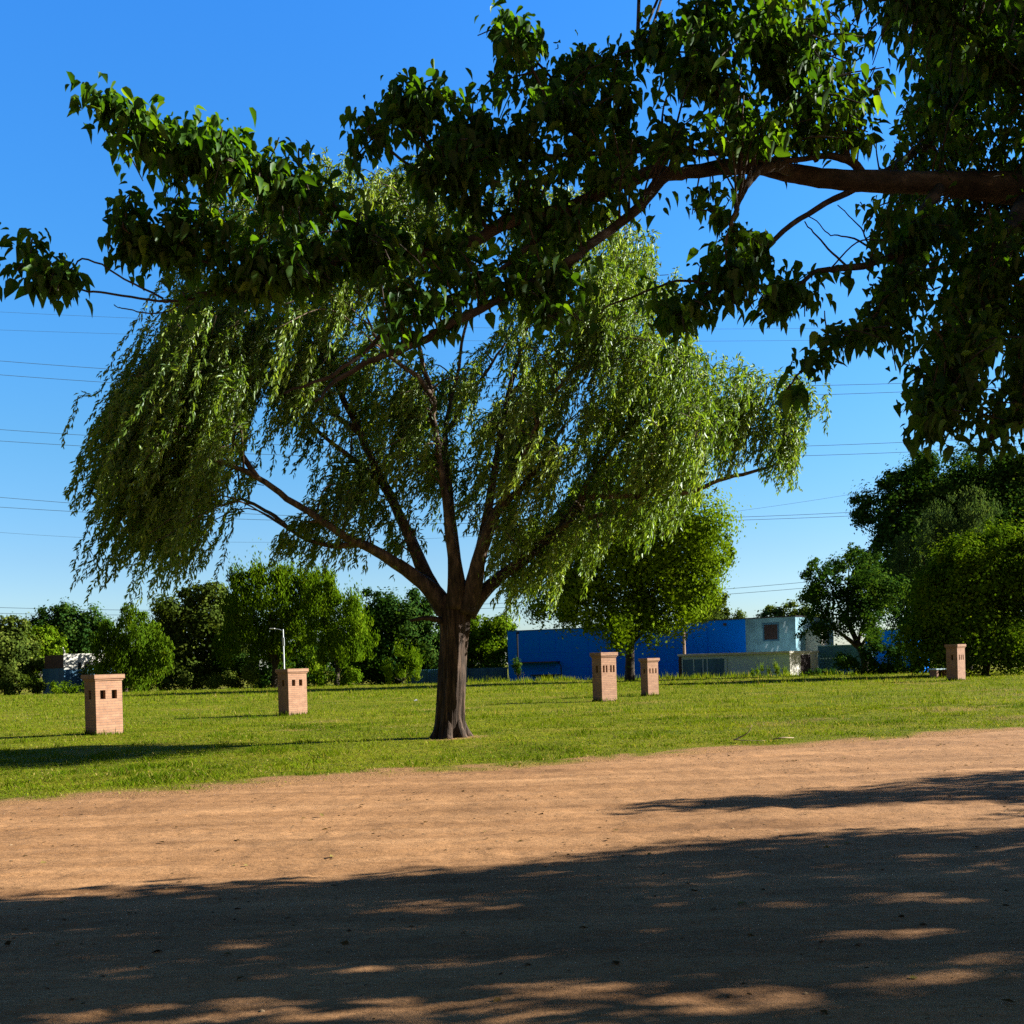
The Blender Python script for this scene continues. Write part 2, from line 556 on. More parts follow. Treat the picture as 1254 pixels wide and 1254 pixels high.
def place(tmpl, pos, axis, nrm, size, wid=None):
    """orient template (k,3): y along axis, z along nrm, x across"""
    axis = unit(axis)
    nrm = nrm - axis * np.sum(nrm * axis, -1, keepdims=True)
    nrm = unit(nrm)
    xx = np.cross(axis, nrm)
    size = np.asarray(size)[:, None, None]
    wid = size if wid is None else np.asarray(wid)[:, None, None]
    T = tmpl[None]
    return pos[:, None] + (T[..., 0:1] * wid) * xx[:, None] + (T[..., 1:2] * size) * axis[:, None] + (T[..., 2:3] * size) * nrm[:, None]


def smooth_path(pts, per=6):
    """Catmull-Rom through pts (k, any)"""
    P = np.asarray(pts, float)
    P = np.vstack([2 * P[0] - P[1], P, 2 * P[-1] - P[-2]])
    out = []
    for i in range(1, len(P) - 2):
        for t in np.linspace(0, 1, per, endpoint=False):
            a, b, c, d = P[i - 1], P[i], P[i + 1], P[i + 2]
            out.append(0.5 * ((2 * b) + (c - a) * t + (2 * a - 5 * b + 4 * c - d) * t * t + (3 * b - a - 3 * c + d) * t ** 3))
    out.append(P[-2])
    return np.array(out)


def in_poly(pts, poly):
    poly = np.asarray(poly, float)
    x, y = pts[:, 0], pts[:, 1]
    ins = np.zeros(len(pts), bool)
    j = len(poly) - 1
    for i in range(len(poly)):
        xi, yi = poly[i]; xj, yj = poly[j]
        cnd = ((yi > y) != (yj > y)) & (x < (xj - xi) * (y - yi) / (yj - yi + 1e-12) + xi)
        ins ^= cnd
        j = i
    return ins


def sample_poly(poly, n, gen=None):
    gen = gen or rng
    poly = np.asarray(poly, float)
    lo, hi = poly.min(0), poly.max(0)
    out = np.zeros((0, 2))
    while len(out) < n:
        q = lo + (hi - lo) * gen.random((n * 3 + 10, 2))
        out = np.vstack([out, q[in_poly(q, poly)]])
    return out[:n]


def rnd_dirs(n):
    return unit(rng.normal(size=(n, 3)))


# ================================================================== THE GROUND
def axis_grid(parts):
    out = []
    for a, b, st in parts:
        out += list(np.arange(a, b, st))
    out.append(parts[-1][1])
    return np.array(out)


def sheet(name, xs, ys, zf, m):
    X, Y = np.meshgrid(xs, ys)
    Z = zf(X, Y)
    nx, ny = len(xs), len(ys)
    me = bpy.data.meshes.new(name)
    me.vertices.add(nx * ny)
    me.vertices.foreach_set('co', np.stack([X, Y, Z], -1).astype(np.float32).ravel())
    i = np.arange(nx - 1)[None] + (np.arange(ny - 1) * nx)[:, None]
    q = np.stack([i, i + 1, i + 1 + nx, i + nx], -1).reshape(-1, 4)
    me.loops.add(q.size); me.loops.foreach_set('vertex_index', q.astype(np.int32).ravel())
    me.polygons.add(len(q)); me.polygons.foreach_set('loop_start', (np.arange(len(q)) * 4).astype(np.int32))
    me.polygons.foreach_set('use_smooth', np.ones(len(q), bool))
    me.update(calc_edges=True)
    return link(name, me, m)


gx = axis_grid([(-3000, -400, 400), (-400, -70, 12), (-70, -14, 1.0), (-14, 16, 0.3), (16, 60, 1.0), (60, 400, 12), (400, 3000, 400)])
gy = axis_grid([(-400, -60, 20), (-60, 10, 1.5), (10, 30, 0.3), (30, 115, 1.0), (115, 400, 12), (400, 3000, 400)])
ground = sheet("ground", gx, gy, zg, M['turf'])
_c = np.zeros(len(ground.data.vertices) * 3, np.float32)
ground.data.vertices.foreach_get('co', _c)
_c = _c.reshape(-1, 3)
ground.data.attributes.new('soil', 'FLOAT', 'POINT').data.foreach_set('value', soil(_c[:, 0], _c[:, 1]).astype(np.float32))
tag(ground, kind='structure')


def road_z(x, y):
    e = edge_dist(x, y)
    s = x * ED[0] + y * ED[1]
    q = x * EN[0] + y * EN[1]
    base = 0.10 * fbm(x * 0.11, y * 0.11, 3, 3) + 0.05 * fbm(x * 0.9, y * 0.9, 9, 3) * 0.3
    rut = 0.030 * fbm(q * 1.1, s * 0.05, 51, 3) + 0.022 * fbm(q * 4.5, s * 0.16, 61, 3)
    clod = 0.030 * fbm(x * 2.6, y * 2.6, 71, 4) + 0.034 * np.maximum(fbm(x * 8, y * 8, 81, 3), 0) - 0.030 * np.maximum(fbm(x * 5, y * 5, 85, 3) - .05, 0)
    return base + rut + clod + np.where(e < 0, 0.0, -0.02) - 0.16 * sstep(-0.15, 0.55, e) - 2.5 * sstep(0.5, 4.0, e) - 0.012


rx = axis_grid([(-300, -60, 12), (-60, -12, 1.0), (-12, -7, 0.2), (-7, 12.5, 0.055), (12.5, 25, 0.25), (25, 60, 1.0), (60, 300, 12)])
ry = axis_grid([(-60, -6, 3), (-6, 3.5, 0.5), (3.5, 12, 0.05), (12, 23.5, 0.08), (23.5, 40, 0.4), (40, 160, 6)])
road = sheet("dirt_road", rx, ry, road_z, M['dirt'])
tag(road, kind='structure')

# ------------------------------------------------------------------ grass
BL3 = np.array([[-0.5, 0, 0], [0.5, 0, 0], [0.0, 1, 0.0]])
BL5 = np.array([[-0.5, 0, 0], [0.5, 0, 0], [0.42, 0.55, 0.06], [-0.42, 0.55, 0.06], [0.0, 1.0, 0.28]])


def scatter(n, y0, y1, margin=1.12, power=1.0):
    """points on the field in the wedge the photo shows (with a margin)"""
    y = y0 + (y1 - y0) * rng.random(n * 2) ** power
    xl = -0.50 * margin * y - 1; xr = 0.50 * margin * y + 1
    x = xl + (xr - xl) * rng.random(n * 2)
    return x[:n], y[:n]


def grass_batch(n, y0, y1, h, wd, keepf, far=False, tall=0.0):
    x, y = scatter(n, y0, y1)
    e = edge_dist(x, y)
    so = soil(x, y)
    dens = (1 - 0.94 * so) * (e > -0.9)
    patch = fbm(x * 0.5, y * 0.9, 101, 4)
    dens = dens * (0.75 + 0.9 * patch)
    k = (rng.random(n) < dens) & (y < crest(np.clip(x, -60, 40)) + 3)
    x, y, e, patch = x[k], y[k], e[k], patch[k]
    n = len(x)
    tuft = np.maximum(fbm(x * 1.7, y * 1.7, 111, 3), 0)
    hh = h * (0.40 + 0.6 * rng.random(n) + 5.5 * tuft ** 1.3 * 1.6) * (0.55 + 0.45 * sstep(0, 2.0, e))
    z = zg(x, y) - 0.01
    az = rng.random(n) * 2 * math.pi
    lean = 0.25 + 0.75 * rng.random(n)
    ax = np.stack([np.cos(az) * lean, np.sin(az) * lean, np.ones(n)], 1)
    nr = np.stack([np.cos(az), np.sin(az), 0.3 * np.ones(n)], 1) + 0.5 * rnd_dirs(n)
    ww = wd * (0.7 + 0.6 * rng.random(n))
    tint = 0.42 + 1.0 * fbm(x * 0.35, y * 0.8, 121, 4) + 0.15 * rng.normal(size=n) - 0.5 * tuft
    dry = rng.random(n) < (0.05 + 0.4 * soil(x, y))
    tint = np.where(dry, 0.9 + 0.1 * rng.random(n), np.clip(tint, 0, 0.85))
    T = BL3 if far else BL5
    return place(T, np.stack([x, y, z], 1), ax, nr, hh, ww), tint


V1, t1 = grass_batch(210000, 13.2, 33, 0.075, 0.012, 1)
batch("grass", V1[:, [0, 1, 2, 3, 4]], np.array([[0, 1, 2], [0, 2, 3], [3, 2, 4]]), t1, M['grass'])
go = bpy.data.objects["grass"]
tag(go, kind='stuff', label="short green grass of the field along the dirt road", cat="grass")
V2, t2 = grass_batch(120000, 32, 58, 0.10, 0.020, 1, True)
V3, t3 = grass_batch(90000, 57, 100, 0.14, 0.042, 1, True)
# taller weeds at the field's far rim
nW = 9000
xw = rng.uniform(-4, 32, nW); yw = crest(xw) - 5 + 9 * rng.random(nW)
kw = rng.random(nW) < 0.25 + 1.6 * fbm(xw * 0.8, yw * 0.3, 131, 3)
xw, yw = xw[kw], yw[kw]; nW = len(xw)
az = rng.random(nW) * 6.283
ax = np.stack([np.cos(az) * .35, np.sin(az) * .35, np.ones(nW)], 1)
nr = np.stack([np.cos(az), np.sin(az), 0.2 + 0 * az], 1) + 0.6 * rnd_dirs(nW)
V4 = place(BL3, np.stack([xw, yw, zg(xw, yw) - .02], 1), ax, nr, 0.25 + 0.65 * rng.random(nW) * (0.5 + 2 * np.maximum(fbm(xw * 0.6, yw * 0.4, 141, 3), 0)), 0.05 + 0.05 * rng.random(nW))
t4 = 0.45 + 0.2 * rng.normal(size=nW)
o2 = batch("grass", np.concatenate([V2, V3, V4]), np.array([[0, 1, 2]]), np.concatenate([t2, t3, t4]), M['grass'])
tag(o2, kind='stuff', label="yellow green grass and weeds of the far half of the field", cat="grass")

# ------------------------------------------------------------------ clods and chips on the road
nP = 16000
xp = rng.uniform(-9, 14, nP); yp = 3.5 + 19 * rng.random(nP) ** 1.4
ep = edge_dist(xp, yp)
k = (ep < 0.3) & (rng.random(nP) < 0.35 + 2.2 * fbm(xp * 0.8, yp * 0.8, 151, 3) + 0.4 * (ep > -1))
xp, yp = xp[k], yp[k]; nP = len(xp)
OCT = np.array([[1, 0, 0], [-1, 0, 0], [0, 1, 0], [0, -1, 0], [0, 0, 0.55], [0.6, 0.6, 0.3], [-0.6, -0.6, 0.35]], float) * 0.5
fo = np.array([[0, 5, 4], [5, 2, 4], [2, 1, 4], [1, 6, 4], [6, 3, 4], [3, 0, 4]])
sz = 0.010 + 0.040 * rng.random(nP) ** 3.5
Vp = place(OCT, np.stack([xp, yp, road_z(xp, yp) - sz * 0.05], 1), np.stack([np.cos(xp * 99), np.sin(xp * 99), 0 * xp], 1), np.tile([0, 0, 1.0], (nP, 1)), sz)
M['chips'] = leaf_mat("soil crumbs", [(0, (0.04, 0.025, 0.013)), (0.6, (0.16, 0.095, 0.05)), (1, (0.28, 0.19, 0.11))], 0.0, (1, 1, 1), 0.0)
tag(batch("gravel", Vp, fo, rng.random(nP), M['chips']), kind='stuff', label="loose soil crumbs scattered over the dirt road", cat="gravel")


# ================================================================== BRICK PILLARS
def wall_with_slots(mb, x0, x1, y0, y1, z0, z1, slots):
    """a wall panel along x pierced by slots (xa, xb) over its whole height"""
    c = x0
    for a, b in slots:
        mb.box((c, y0, z0), (a, y1, z1)); c = b
    mb.box((c, y0, z0), (x1, y1, z1))


def pillar(px, base_py, top_py, wfront, depth, ang_deg, slots, side_slots, zs, label):
    d = EYE * FPX / (base_py - hor(px)) * 1.0
    p = W(px, base_py, d)
    z0 = float(zg(p[0], p[1]))
    H = W(px, top_py, d)[2] - z0
    o = thing("brick_pillar", (p[0], p[1], z0 - 0.02), label, "brick pillar", "brick pillars standing on the field", math.radians(ang_deg))
    H += 0.02
    hw, hd = wfront / 2, depth / 2
    za, zb = H * zs[0], H * zs[1]
    mb = MB()
    mb.box((-hw, -hd, -0.1), (hw, hd, za))
    mb.box((-hw, -hd, zb), (hw, hd, H * 0.90))
    tk = 0.11
    wall_with_slots(mb, -hw, hw, -hd, -hd + tk, za, zb, [(a * wfront - hw, b * wfront - hw) for a, b in slots])
    wall_with_slots(mb, -hw, hw, hd - tk, hd, za, zb, [(a * wfront - hw, b * wfront - hw) for a, b in slots])
    for sx in (-1, 1):
        xa, xb = (-hw, -hw + tk) if sx < 0 else (hw - tk, hw)
        c = -hd + tk
        for a, b in side_slots:
            mb.box((xa, c, za), (xb, a * depth - hd, zb)); c = b * depth - hd
        mb.box((xa, c, za), (xb, hd - tk, zb))
    mb.build("shaft", M['brick'], o)
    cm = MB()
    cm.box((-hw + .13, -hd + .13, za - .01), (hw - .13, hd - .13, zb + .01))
    cm.build("shaft_core", M['brick_dark'], o)  # solid dark core filling the pillar behind its slots
    cp = MB()
    cp.box((-hw - 0.028, -hd - 0.028, H * 0.90), (hw + 0.028, hd + 0.028, H * 0.93))
    cp.box((-hw - 0.062, -hd - 0.062, H * 0.93), (hw + 0.062, hd + 0.062, H))
    cp.build("cap", M['brick'], o, bevel=0.008)
    # grass tuft round the foot
    n = 260
    a = rng.random(n) * 4
    side = np.floor(a).astype(int); f = a - side
    lx = np.select([side == 0, side == 1, side == 2, side == 3], [-hw + f * wfront, hw + 0 * f, -hw + f * wfront, -hw + 0 * f])
    ly = np.select([side == 0, side == 1, side == 2, side == 3], [-hd + 0 * f, -hd + f * depth, hd + 0 * f, -hd + f * depth])
    lx = lx * (1.03 + .15 * rng.random(n)); ly = ly * (1.03 + .15 * rng.random(n))
    co, si = math.cos(math.radians(ang_deg)), math.sin(math.radians(ang_deg))
    wx, wy = p[0] + lx * co - ly * si, p[1] + lx * si + ly * co
    az = rng.random(n) * 6.283
    TUFT.append((place(BL3, np.stack([wx, wy, zg(wx, wy) - .02], 1), np.stack([np.cos(az) * .5, np.sin(az) * .5, 1 + 0 * az], 1),
                       np.stack([np.cos(az), np.sin(az), .2 + 0 * az], 1), 0.06 + 0.22 * rng.random(n) ** 2.5, 0.02 + 0.02 * rng.random(n)), 0.3 + 0.25 * rng.normal(size=n)))
    return o


TUFT = []
pillar(128, 899, 826, 0.80, 0.56, 52, [(.17, .37), (.60, .80)], [(.40, .62)], (0.60, 0.745),
       "brick pillar with two square holes in front, beside the tree shadow at the left")
pillar(359, 875, 819, 0.84, 0.60, 50, [(.20, .38), (.58, .76)], [(.38, .60)], (0.63, 0.765),
       "brick pillar with two holes, standing below the street lamp")
pillar(741, 859, 799, 0.80, 0.56, 37, [(.10, .22), (.30, .40), (.58, .70), (.77, .89)], [(.38, .58)], (0.60, 0.74),
       "brick pillar with two pairs of narrow slots, front one of the pair right of the willow")
pillar(796, 852, 806, 0.66, 0.46, 37, [(.16, .28), (.44, .56), (.72, .84)], [(.38, .58)], (0.60, 0.73),
       "smaller stained brick pillar standing behind the one with paired slots")
pillar(1171, 833, 789, 0.80, 0.66, 38, [(.20, .32), (.46, .56), (.70, .82)], [(.38, .56)], (0.57, 0.71),
       "brick pillar with three slots in front of the bright bushy tree at right")
tv = np.concatenate([a for a, b in TUFT]); tt = np.concatenate([b for a, b in TUFT])
tag(batch("grass", tv, np.array([[0, 1, 2]]), tt, M['grass']), kind='stuff', label="grass tufts round the feet of the brick pillars", cat="grass")


# ================================================================== BUILDINGS
def ground_z(p):
    return float(zg(p[0], p[1]))


class Facade:
    """local frame for a building: origin at its left front foot, +x along the front, +y away from the camera"""
    def __init__(self, name, a, b, label, cat, zbase):
        a = np.array(a[:2]); b = np.array(b[:2])
        self.L = float(np.linalg.norm(b - a))
        rz = math.atan2(b[1] - a[1], b[0] - a[0])
        self.o = thing(name, (a[0], a[1], zbase), label, cat, None, rz)

    def box(self, name, m, x0, x1, y0, y1, z0, z1, parent=None, bevel=0):
        mb = MB(); mb.box((x0, y0, z0), (x1, y1, z1))
        return mb.build(name, m, parent or self.o, bevel=bevel)


zb = -0.72
# long blue warehouse
A = W(622, 800, 117); B = W(872, 800, 106.5)
fa = Facade("blue_warehouse", A, B, "long low royal blue warehouse behind the small broadleaf tree", "building", zb)
Hh = W(622, 773, 117)[2] - zb
L = fa.L
mb = MB()
mb.box((0, 0, -0.3), (L, 14, Hh - 0.05))
wallo = mb.build("wall", M['blue'], fa.o)
fa.box("roof", M['blue_dark'], -0.06, L - 0.01, -0.06, 14.06, Hh - 0.05, Hh + 0.04)
mb = MB()
for k in range(1, 12):
    xk = k * L / 12
    mb.box((xk - 0.035, -0.03, 0), (xk + 0.035, 0.0, Hh - 0.06))
mb.build("panel_joint", M['blue'], fa.o)
mb = MB()
for zk in (1.7, 3.4):
    mb.box((0.1, -0.022, zk), (L - .1, 0.0, zk + 0.035))
mb.build("panel_joint", M['blue'], fa.o)
# recessed bay with its dark canopy edge
bay = MB()
bx0, bx1 = 1.5, 6.6
bay.box((bx0, -1.1, 2.32), (bx1 - .3, -0.035, 2.44))
bay.tube([(bx1 - .3, -1.0, 2.38), (bx1, -1.0, 2.28), (bx1 + .22, -1.0, 1.9), (bx1 + .3, -1.0, 0.0)], 0.06, 6)
bay.build("canopy", M['dark'], fa.o)
sh = MB(); sh.box((bx0 + 1.4, -0.5, 0.95), (bx1 - 0.3, -0.036, 1.05)); sh.build("ledge", M['dark'], fa.o)
fa.box("opening", M['dark'], bx0 + 2.5, bx1 - 1.2, -0.05, 0.05, 0.1, 0.95)

# taller annexe, blue then faded teal
A2 = W(868, 800, 106.5); B2 = W(975, 800, 101.0)
fb = Facade("annexe_building", A2, B2, "taller block, half blue and half faded teal, with one barred window", "building", zb)
H2 = W(868, 760.5, 106.5)[2] - zb
L2 = fb.L; split = L2 * 0.44
fb.box("wall", M['blue'], 0, split, 0.0, 10, -0.3, H2)
tealw = fb.box("wall", M['teal'], split, L2, 0.0, 10, -0.3, H2)
tag(tealw, "faded teal part of the wall with pale scuffs")
fb.box("roof", M['dark'], -0.08, L2 + 0.08, -0.08, 10.08, H2, H2 + 0.10)
wx0 = L2 * 0.64
win = MB()
for a_, b_ in (((wx0, -0.07, H2 - 2.25), (wx0 + 0.14, 0.0, H2 - 0.5)), ((wx0 + 1.5, -0.07, H2 - 2.25), (wx0 + 1.64, 0.0, H2 - 0.5)),
               ((wx0 + .14, -0.07, H2 - 0.64), (wx0 + 1.5, 0.0, H2 - 0.5)), ((wx0 + .14, -0.07, H2 - 2.25), (wx0 + 1.5, 0.0, H2 - 2.1))):
    win.box(a_, b_)
wf = win.build("window", M['fence'], fb.o)
fb.box("pane", M['darkred'], wx0 + .14, wx0 + 1.5, -0.02, 0.02, H2 - 2.1, H2 - 0.64, wf)
br = MB()
for k in range(5):
    br.box((wx0 + .3 + .24 * k, -0.05, H2 - 2.1), (wx0 + .34 + .24 * k, -0.025, H2 - 0.64))
br.build("bars", M['dark'], wf)
fb.box("vent", M['dark'], split * .42, split * .42 + .35, -0.06, 0.0, H2 - .55, H2 - .3)
for (xa, za, xb_, zb_) in ((L2 * .86, H2 - 1.0, L2 * .88, H2 - .4), (L2 * .88, H2 - 1.5, L2 * .9, H2 - .9), (L2 * .70, H2 - 3.6, L2 * .74, H2 - 2.9), (L2 * .76, H2 - 3.6, L2 * .80, H2 - 2.7), (L2 * .655, H2 - 2.9, L2 * .675, H2 - 2.5)):
    sc = MB(); sc.add([(xa, -0.004, za), (xa + .22, -0.004, za), (xb_ + .16, -0.004, zb_), (xb_, -0.004, zb_)], [(0, 1, 2, 3)])
    sc.build("scuff", M['pale'], fb.o)

# low flat-roofed outbuilding with a sunlit end wall
A3 = W(833, 815, 98.5); B3 = W(967, 815, 91.5)
fc = Facade("low_outbuilding", A3, B3, "low pale flat-roofed outbuilding with a dark door in its bright end wall", "building", -0.6)
H3 = W(967, 800.0, 91.5)[2] + 0.6
L3 = fc.L; D3 = 5.6
mb = MB(); mb.box((0, 0, -0.3), (L3, D3, H3)); mb.build("wall", M['pale'], fc.o)
fc.box("roof", M['white'], -0.15, L3 + 0.15, -0.22, D3 + 0.15, H3, H3 + 0.20, bevel=0.02)
we = fc.box("wall", M['white'], L3, L3 + 0.05, -0.02, D3 + 0.02, -0.3, H3 - 0.003)
tag(we, "bright white sunlit end wall")
dr = MB(); dr.box((L3 + 0.05, 2.1, -0.1), (L3 + 0.09, 4.0, H3 - 0.16)); dr.build("door", M['darkred'], fc.o)
opn = MB()
for a_, b_ in ((0.3, 2.0), (2.15, 4.1), (4.35, 6.0), (6.12, 7.1)):
    pass
wn = MB(); wn.box((0.25, -0.03, 0.0), (L3 * .42, 0.02, H3 - 0.30)); sw = wn.build("shopfront", M['fence'], fc.o)
for f_ in (0.0, .11, .2, .24, .42):
    ps = MB(); ps.box((0.22 + L3 * f_, -0.075, -0.1), (0.32 + L3 * f_, -0.03, H3 - 0.28))
    ps.build("post", M['pale'], sw)
for f_ in (0.07, .15, .285, .33):
    bs = MB(); bs.box((0.22 + L3 * f_, -0.055, 0.0), (0.62 + L3 * f_, -0.031, H3 * .55))
    bs.build("shutter", M['fence'], sw)
fc.box("post", M['darkred'], -0.1, 0.14, -0.12, 0.1, -0.2, H3 - .01)

# white gate post building bits behind the outbuilding
pW = W(990, 800, 104)
gh = thing("white_shed", (pW[0], pW[1], -0.7), "white shed half hidden by leaves above the outbuilding's end wall", "shed", None, math.radians(-30))
mb = MB(); mb.box((-1.6, -1.2, -0.2), (1.6, 1.2, W(990, 772, 104)[2] + .7)); mb.build("wall", M['white'], gh)
hh_ = W(990, 772, 104)[2] + .7
mb = MB(); mb.box((-1.75, -1.35, hh_), (1.75, 1.35, hh_ + .12)); mb.build("roof", M['steel'], gh)
mb = MB(); mb.box((-0.3, -1.26, 0), (0.55, -1.2, 1.9)); mb.build("door", M['darkred'], gh)
mb = MB(); mb.box((0.85, -1.28, 1.3), (1.35, -1.2, 2.0)); mb.build("window", M['dark'], gh)

# teal wall and gate right of the outbuilding
A4 = W(1002, 810, 96); B4 = W(1068, 810, 93)
fw = Facade("teal_wall", A4, B4, "shaded teal wall with a gate, right of the bright end wall", "wall", -0.65)
H4 = W(1002, 792, 96)[2] + .65
fw.box("wall", M['fence'], 0, fw.L, 0, 0.3, -0.3, H4)
fw.box("coping", M['teal'], -0.03, fw.L + .03, -0.05, 0.35, H4, H4 + .1)
gt = fw.box("gate", M['blue_dark'], fw.L * .35, fw.L * .72, -0.06, 0.0, -0.1, H4 * .55)
fw.box("gate_post", M['pale'], fw.L * .60, fw.L * .64, -0.1, -0.06, -0.1, H4 * .42, gt)
bl = MB()
for k in range(9):
    bl.box((0.15 + k * .28, -0.02, H4 * .62), (0.30 + k * .28, -0.003, H4 * .66))
bl.build("vent_block", M['pale'], fw.o)

# blue wall seen through the right-hand trees
A5 = W(1060, 800, 102); B5 = W(1120, 800, 99)
fr = Facade("blue_shed", A5, B5, "royal blue shed seen between the trunks of the right-hand trees", "shed", -0.7)
H5 = W(1060, 773, 102)[2] + .7
fr.box("wall", M['blue'], 0, fr.L, 0, 4, -0.3, H5)
fr.box("roof", M['dark'], -0.1, fr.L + .1, -0.1, 4.1, H5, H5 + .1)
fr.box("door", M['blue_dark'], fr.L * .3, fr.L * .55, -0.05, 0, 0, 2.0)

# corrugated fence left of the warehouse
A6 = W(500, 825, 118); B6 = W(621, 825, 118)
ff = Facade("sheet_metal_fence", A6, B6, "dark blue green sheet metal fence between the willow trunk and warehouse", "fence", -0.72)
H6 = W(505, 820.5, 118)[2] + .72
mb = MB()
n = int(ff.L / 0.12)
vs, fs = [], []
for i in range(n + 1):
    x = i * ff.L / n; y = 0.025 * (1 if i % 2 else -1)
    vs += [(x, y, -0.2), (x, y, H6), (x, y + .02, -0.2), (x, y + .02, H6)]
for i in range(n):
    a = i * 4
    fs += [(a, a + 4, a + 5, a + 1), (a + 2, a + 3, a + 7, a + 6), (a + 1, a + 5, a + 7, a + 3)]
mb.add(vs, fs); mb.build("sheet", M['fence'], ff.o)
for k in range(6):
    mb = MB(); mb.box((k * ff.L / 5 - .05, -0.13, -0.2), (k * ff.L / 5 + .05, -0.04, H6 + .08)); mb.build("post", M['fence'], ff.o)

# small house at the left
A7 = W(52, 830, 119); B7 = W(78, 830, 116)
fh = Facade("small_house", A7, B7, "small flat-roofed house with a white parapet behind the left brick pillar", "house", -0.72)
H7 = W(55, 803, 119)[2] + .72
hz = W(60, 819, 119)[2] + .72
fh.box("wall", M['fence'], 0, fh.L, 0, 6.5, -0.3, hz)
uw = fh.box("wall", M['brownwall'], 0.5, fh.L, 0.02, 6.4, hz, H7)
tag(uw, "brown upper wall in shade")
# the sunlit white front turns to the right
fwid = 4.3
ww_ = MB()
x0 = fh.L
ww_.box((x0, 0.0, hz - 0.15), (x0 + .12, 1.6, H7 + .1))
ww_.box((x0, 1.6, H7 - .85), (x0 + .12, 6.5, H7 + .1))
ww_.box((x0, 2.0, hz - .15), (x0 + .12, 2.35, H7 - .85))
ww_.build("parapet", M['white'], fh.o)
fh.box("window", M['dark'], x0, x0 + .03, 1.62, 6.4, hz, H7 - .86)
fh.box("wall", M['fence'], x0, x0 + .10, 0, 6.5, -0.3, hz - .16)
cb_ = MB(); cb_.tube([(x0 + .05, .15, H7 + .1), (x0 + .05, .1, H7 + .5), (x0 - .1, .05, H7 + .75)], .09, 6); cb_.build("vent_pipe", M['white'], fh.o)

# utility pole in front of the warehouse
pp = W(838, 800, 99.5)
up = thing("utility_pole", (pp[0], pp[1], -0.65), "bare brown timber pole before the blue warehouse wall", "pole")
mb = MB(); mb.tube([(0, 0, -0.2), (0, 0, W(838, 773, 99.5)[2] + .65)], [.16, .13], 10); mb.build("pole", M['wood'], up)
mb = MB(); mb.box((-.35, -.06, W(838, 778, 99.5)[2] + .65), (.35, .06, W(838, 777, 99.5)[2] + .75)); mb.build("crossarm", M['wood'], up)
pp = W(634, 800, 112)
up = thing("thin_post", (pp[0], pp[1], -0.7), "thin dark metal post against the left end of the blue warehouse", "post")
mb = MB(); mb.tube([(0, 0, -0.2), (0, 0, W(634, 775, 112)[2] + .7)], .09, 8); mb.build("pole", M['dark'], up)
mb = MB(); mb.tube([(-.12, 0, W(634, 775.5, 112)[2] + .7), (.2, 0, W(634, 775, 112)[2] + .74)], .12, 8); mb.build("bracket", M['dark'], up)

# street lamp
pl = W(348.5, 840, 92)
lp = thing("street_lamp", (pl[0], pl[1], ground_z(pl)), "slim pale street lamp rising behind the pillar left of the willow", "street lamp")
hl = W(348, 770.5, 92)[2] - ground_z(pl)
mb = MB(); mb.tube([(0, 0, -.1), (0, 0, hl * .55), (0, 0, hl)], [.075, .065, .05], 10); mb.build("pole", M['steel'], lp)
mb = MB(); mb.tube(smooth_path([(0, 0, hl - .18), (-.3, 0, hl - .02), (-.75, 0, hl + .06)], 4), .032, 8); mb.build("arm", M['steel'], lp)
mb = MB(); mb.box((-1.15, -.10, hl + .03), (-.70, .10, hl + .11)); mb.build("lamp_head", M['lamp'], lp, bevel=.02)
mb = MB(); mb.box((-.09, -.09, hl * .72), (.09, .09, hl * .86)); mb.build("control_box", M['steel'], lp, bevel=.01)

# small brick barbecue beside the right pillar
pb = W(1150, 826, 66)
bq = thing("brick_barbecue", (pb[0], pb[1], ground_z(pb)), "small brick barbecue with a pale slab beside the right pillar", "barbecue", None, math.radians(25))
bq.scale = (.8, .8, .8)
mb = MB(); mb.box((-.62, -.35, -.05), (-.42, .35, .62)); mb.build("leg", M['brick'], bq)
mb = MB(); mb.box((.42, -.35, -.05), (.62, .35, .62)); mb.build("leg", M['brick'], bq)
mb = MB(); mb.box((-.70, -.40, .62), (.70, .40, .72)); mb.build("slab", M['pale'], bq, bevel=.015)
mb = MB(); mb.box((-.42, .22, -.05), (.42, .34, .62)); mb.build("back_wall", M['brick_dark'], bq)

# ------------------------------------------------------------------ overhead cables
cabs = [((0, 382), (150, 389), (1000, 402), "topmost faint cable of the left sky, crossing behind both trees"),
        ((0, 404), (150, 409), (1050, 416), "second faint cable from the top in the left sky"),
        ((0, 442), (150, 453), (1050, 471), "upper cable of the highest dark pair crossing the sky"),
        ((0, 459), (150, 469.5), (1050, 482), "lower cable of the highest dark pair crossing the sky"),
        ((0, 526), (80, 531.5), (1050, 544), "upper cable of the middle pair crossing the sky"),
        ((0, 540), (80, 545), (1050, 556), "lower cable of the middle pair crossing the sky"),
        ((0, 609), (100, 617), (1050, 627), "upper cable of the low dark pair above the tree line"),
        ((0, 621), (100, 627), (1050, 631.5), "lower cable of the low dark pair above the tree line"),
        ((0, 652), (300, 664), (1050, 604), "faint sagging cable between the low pairs"),
        ((0, 744), (880, 722), (963, 715), "upper cable of the lowest pair just above the treetops"),
        ((0, 751), (880, 728.5), (963, 722), "lower cable of the lowest pair just above the treetops")]
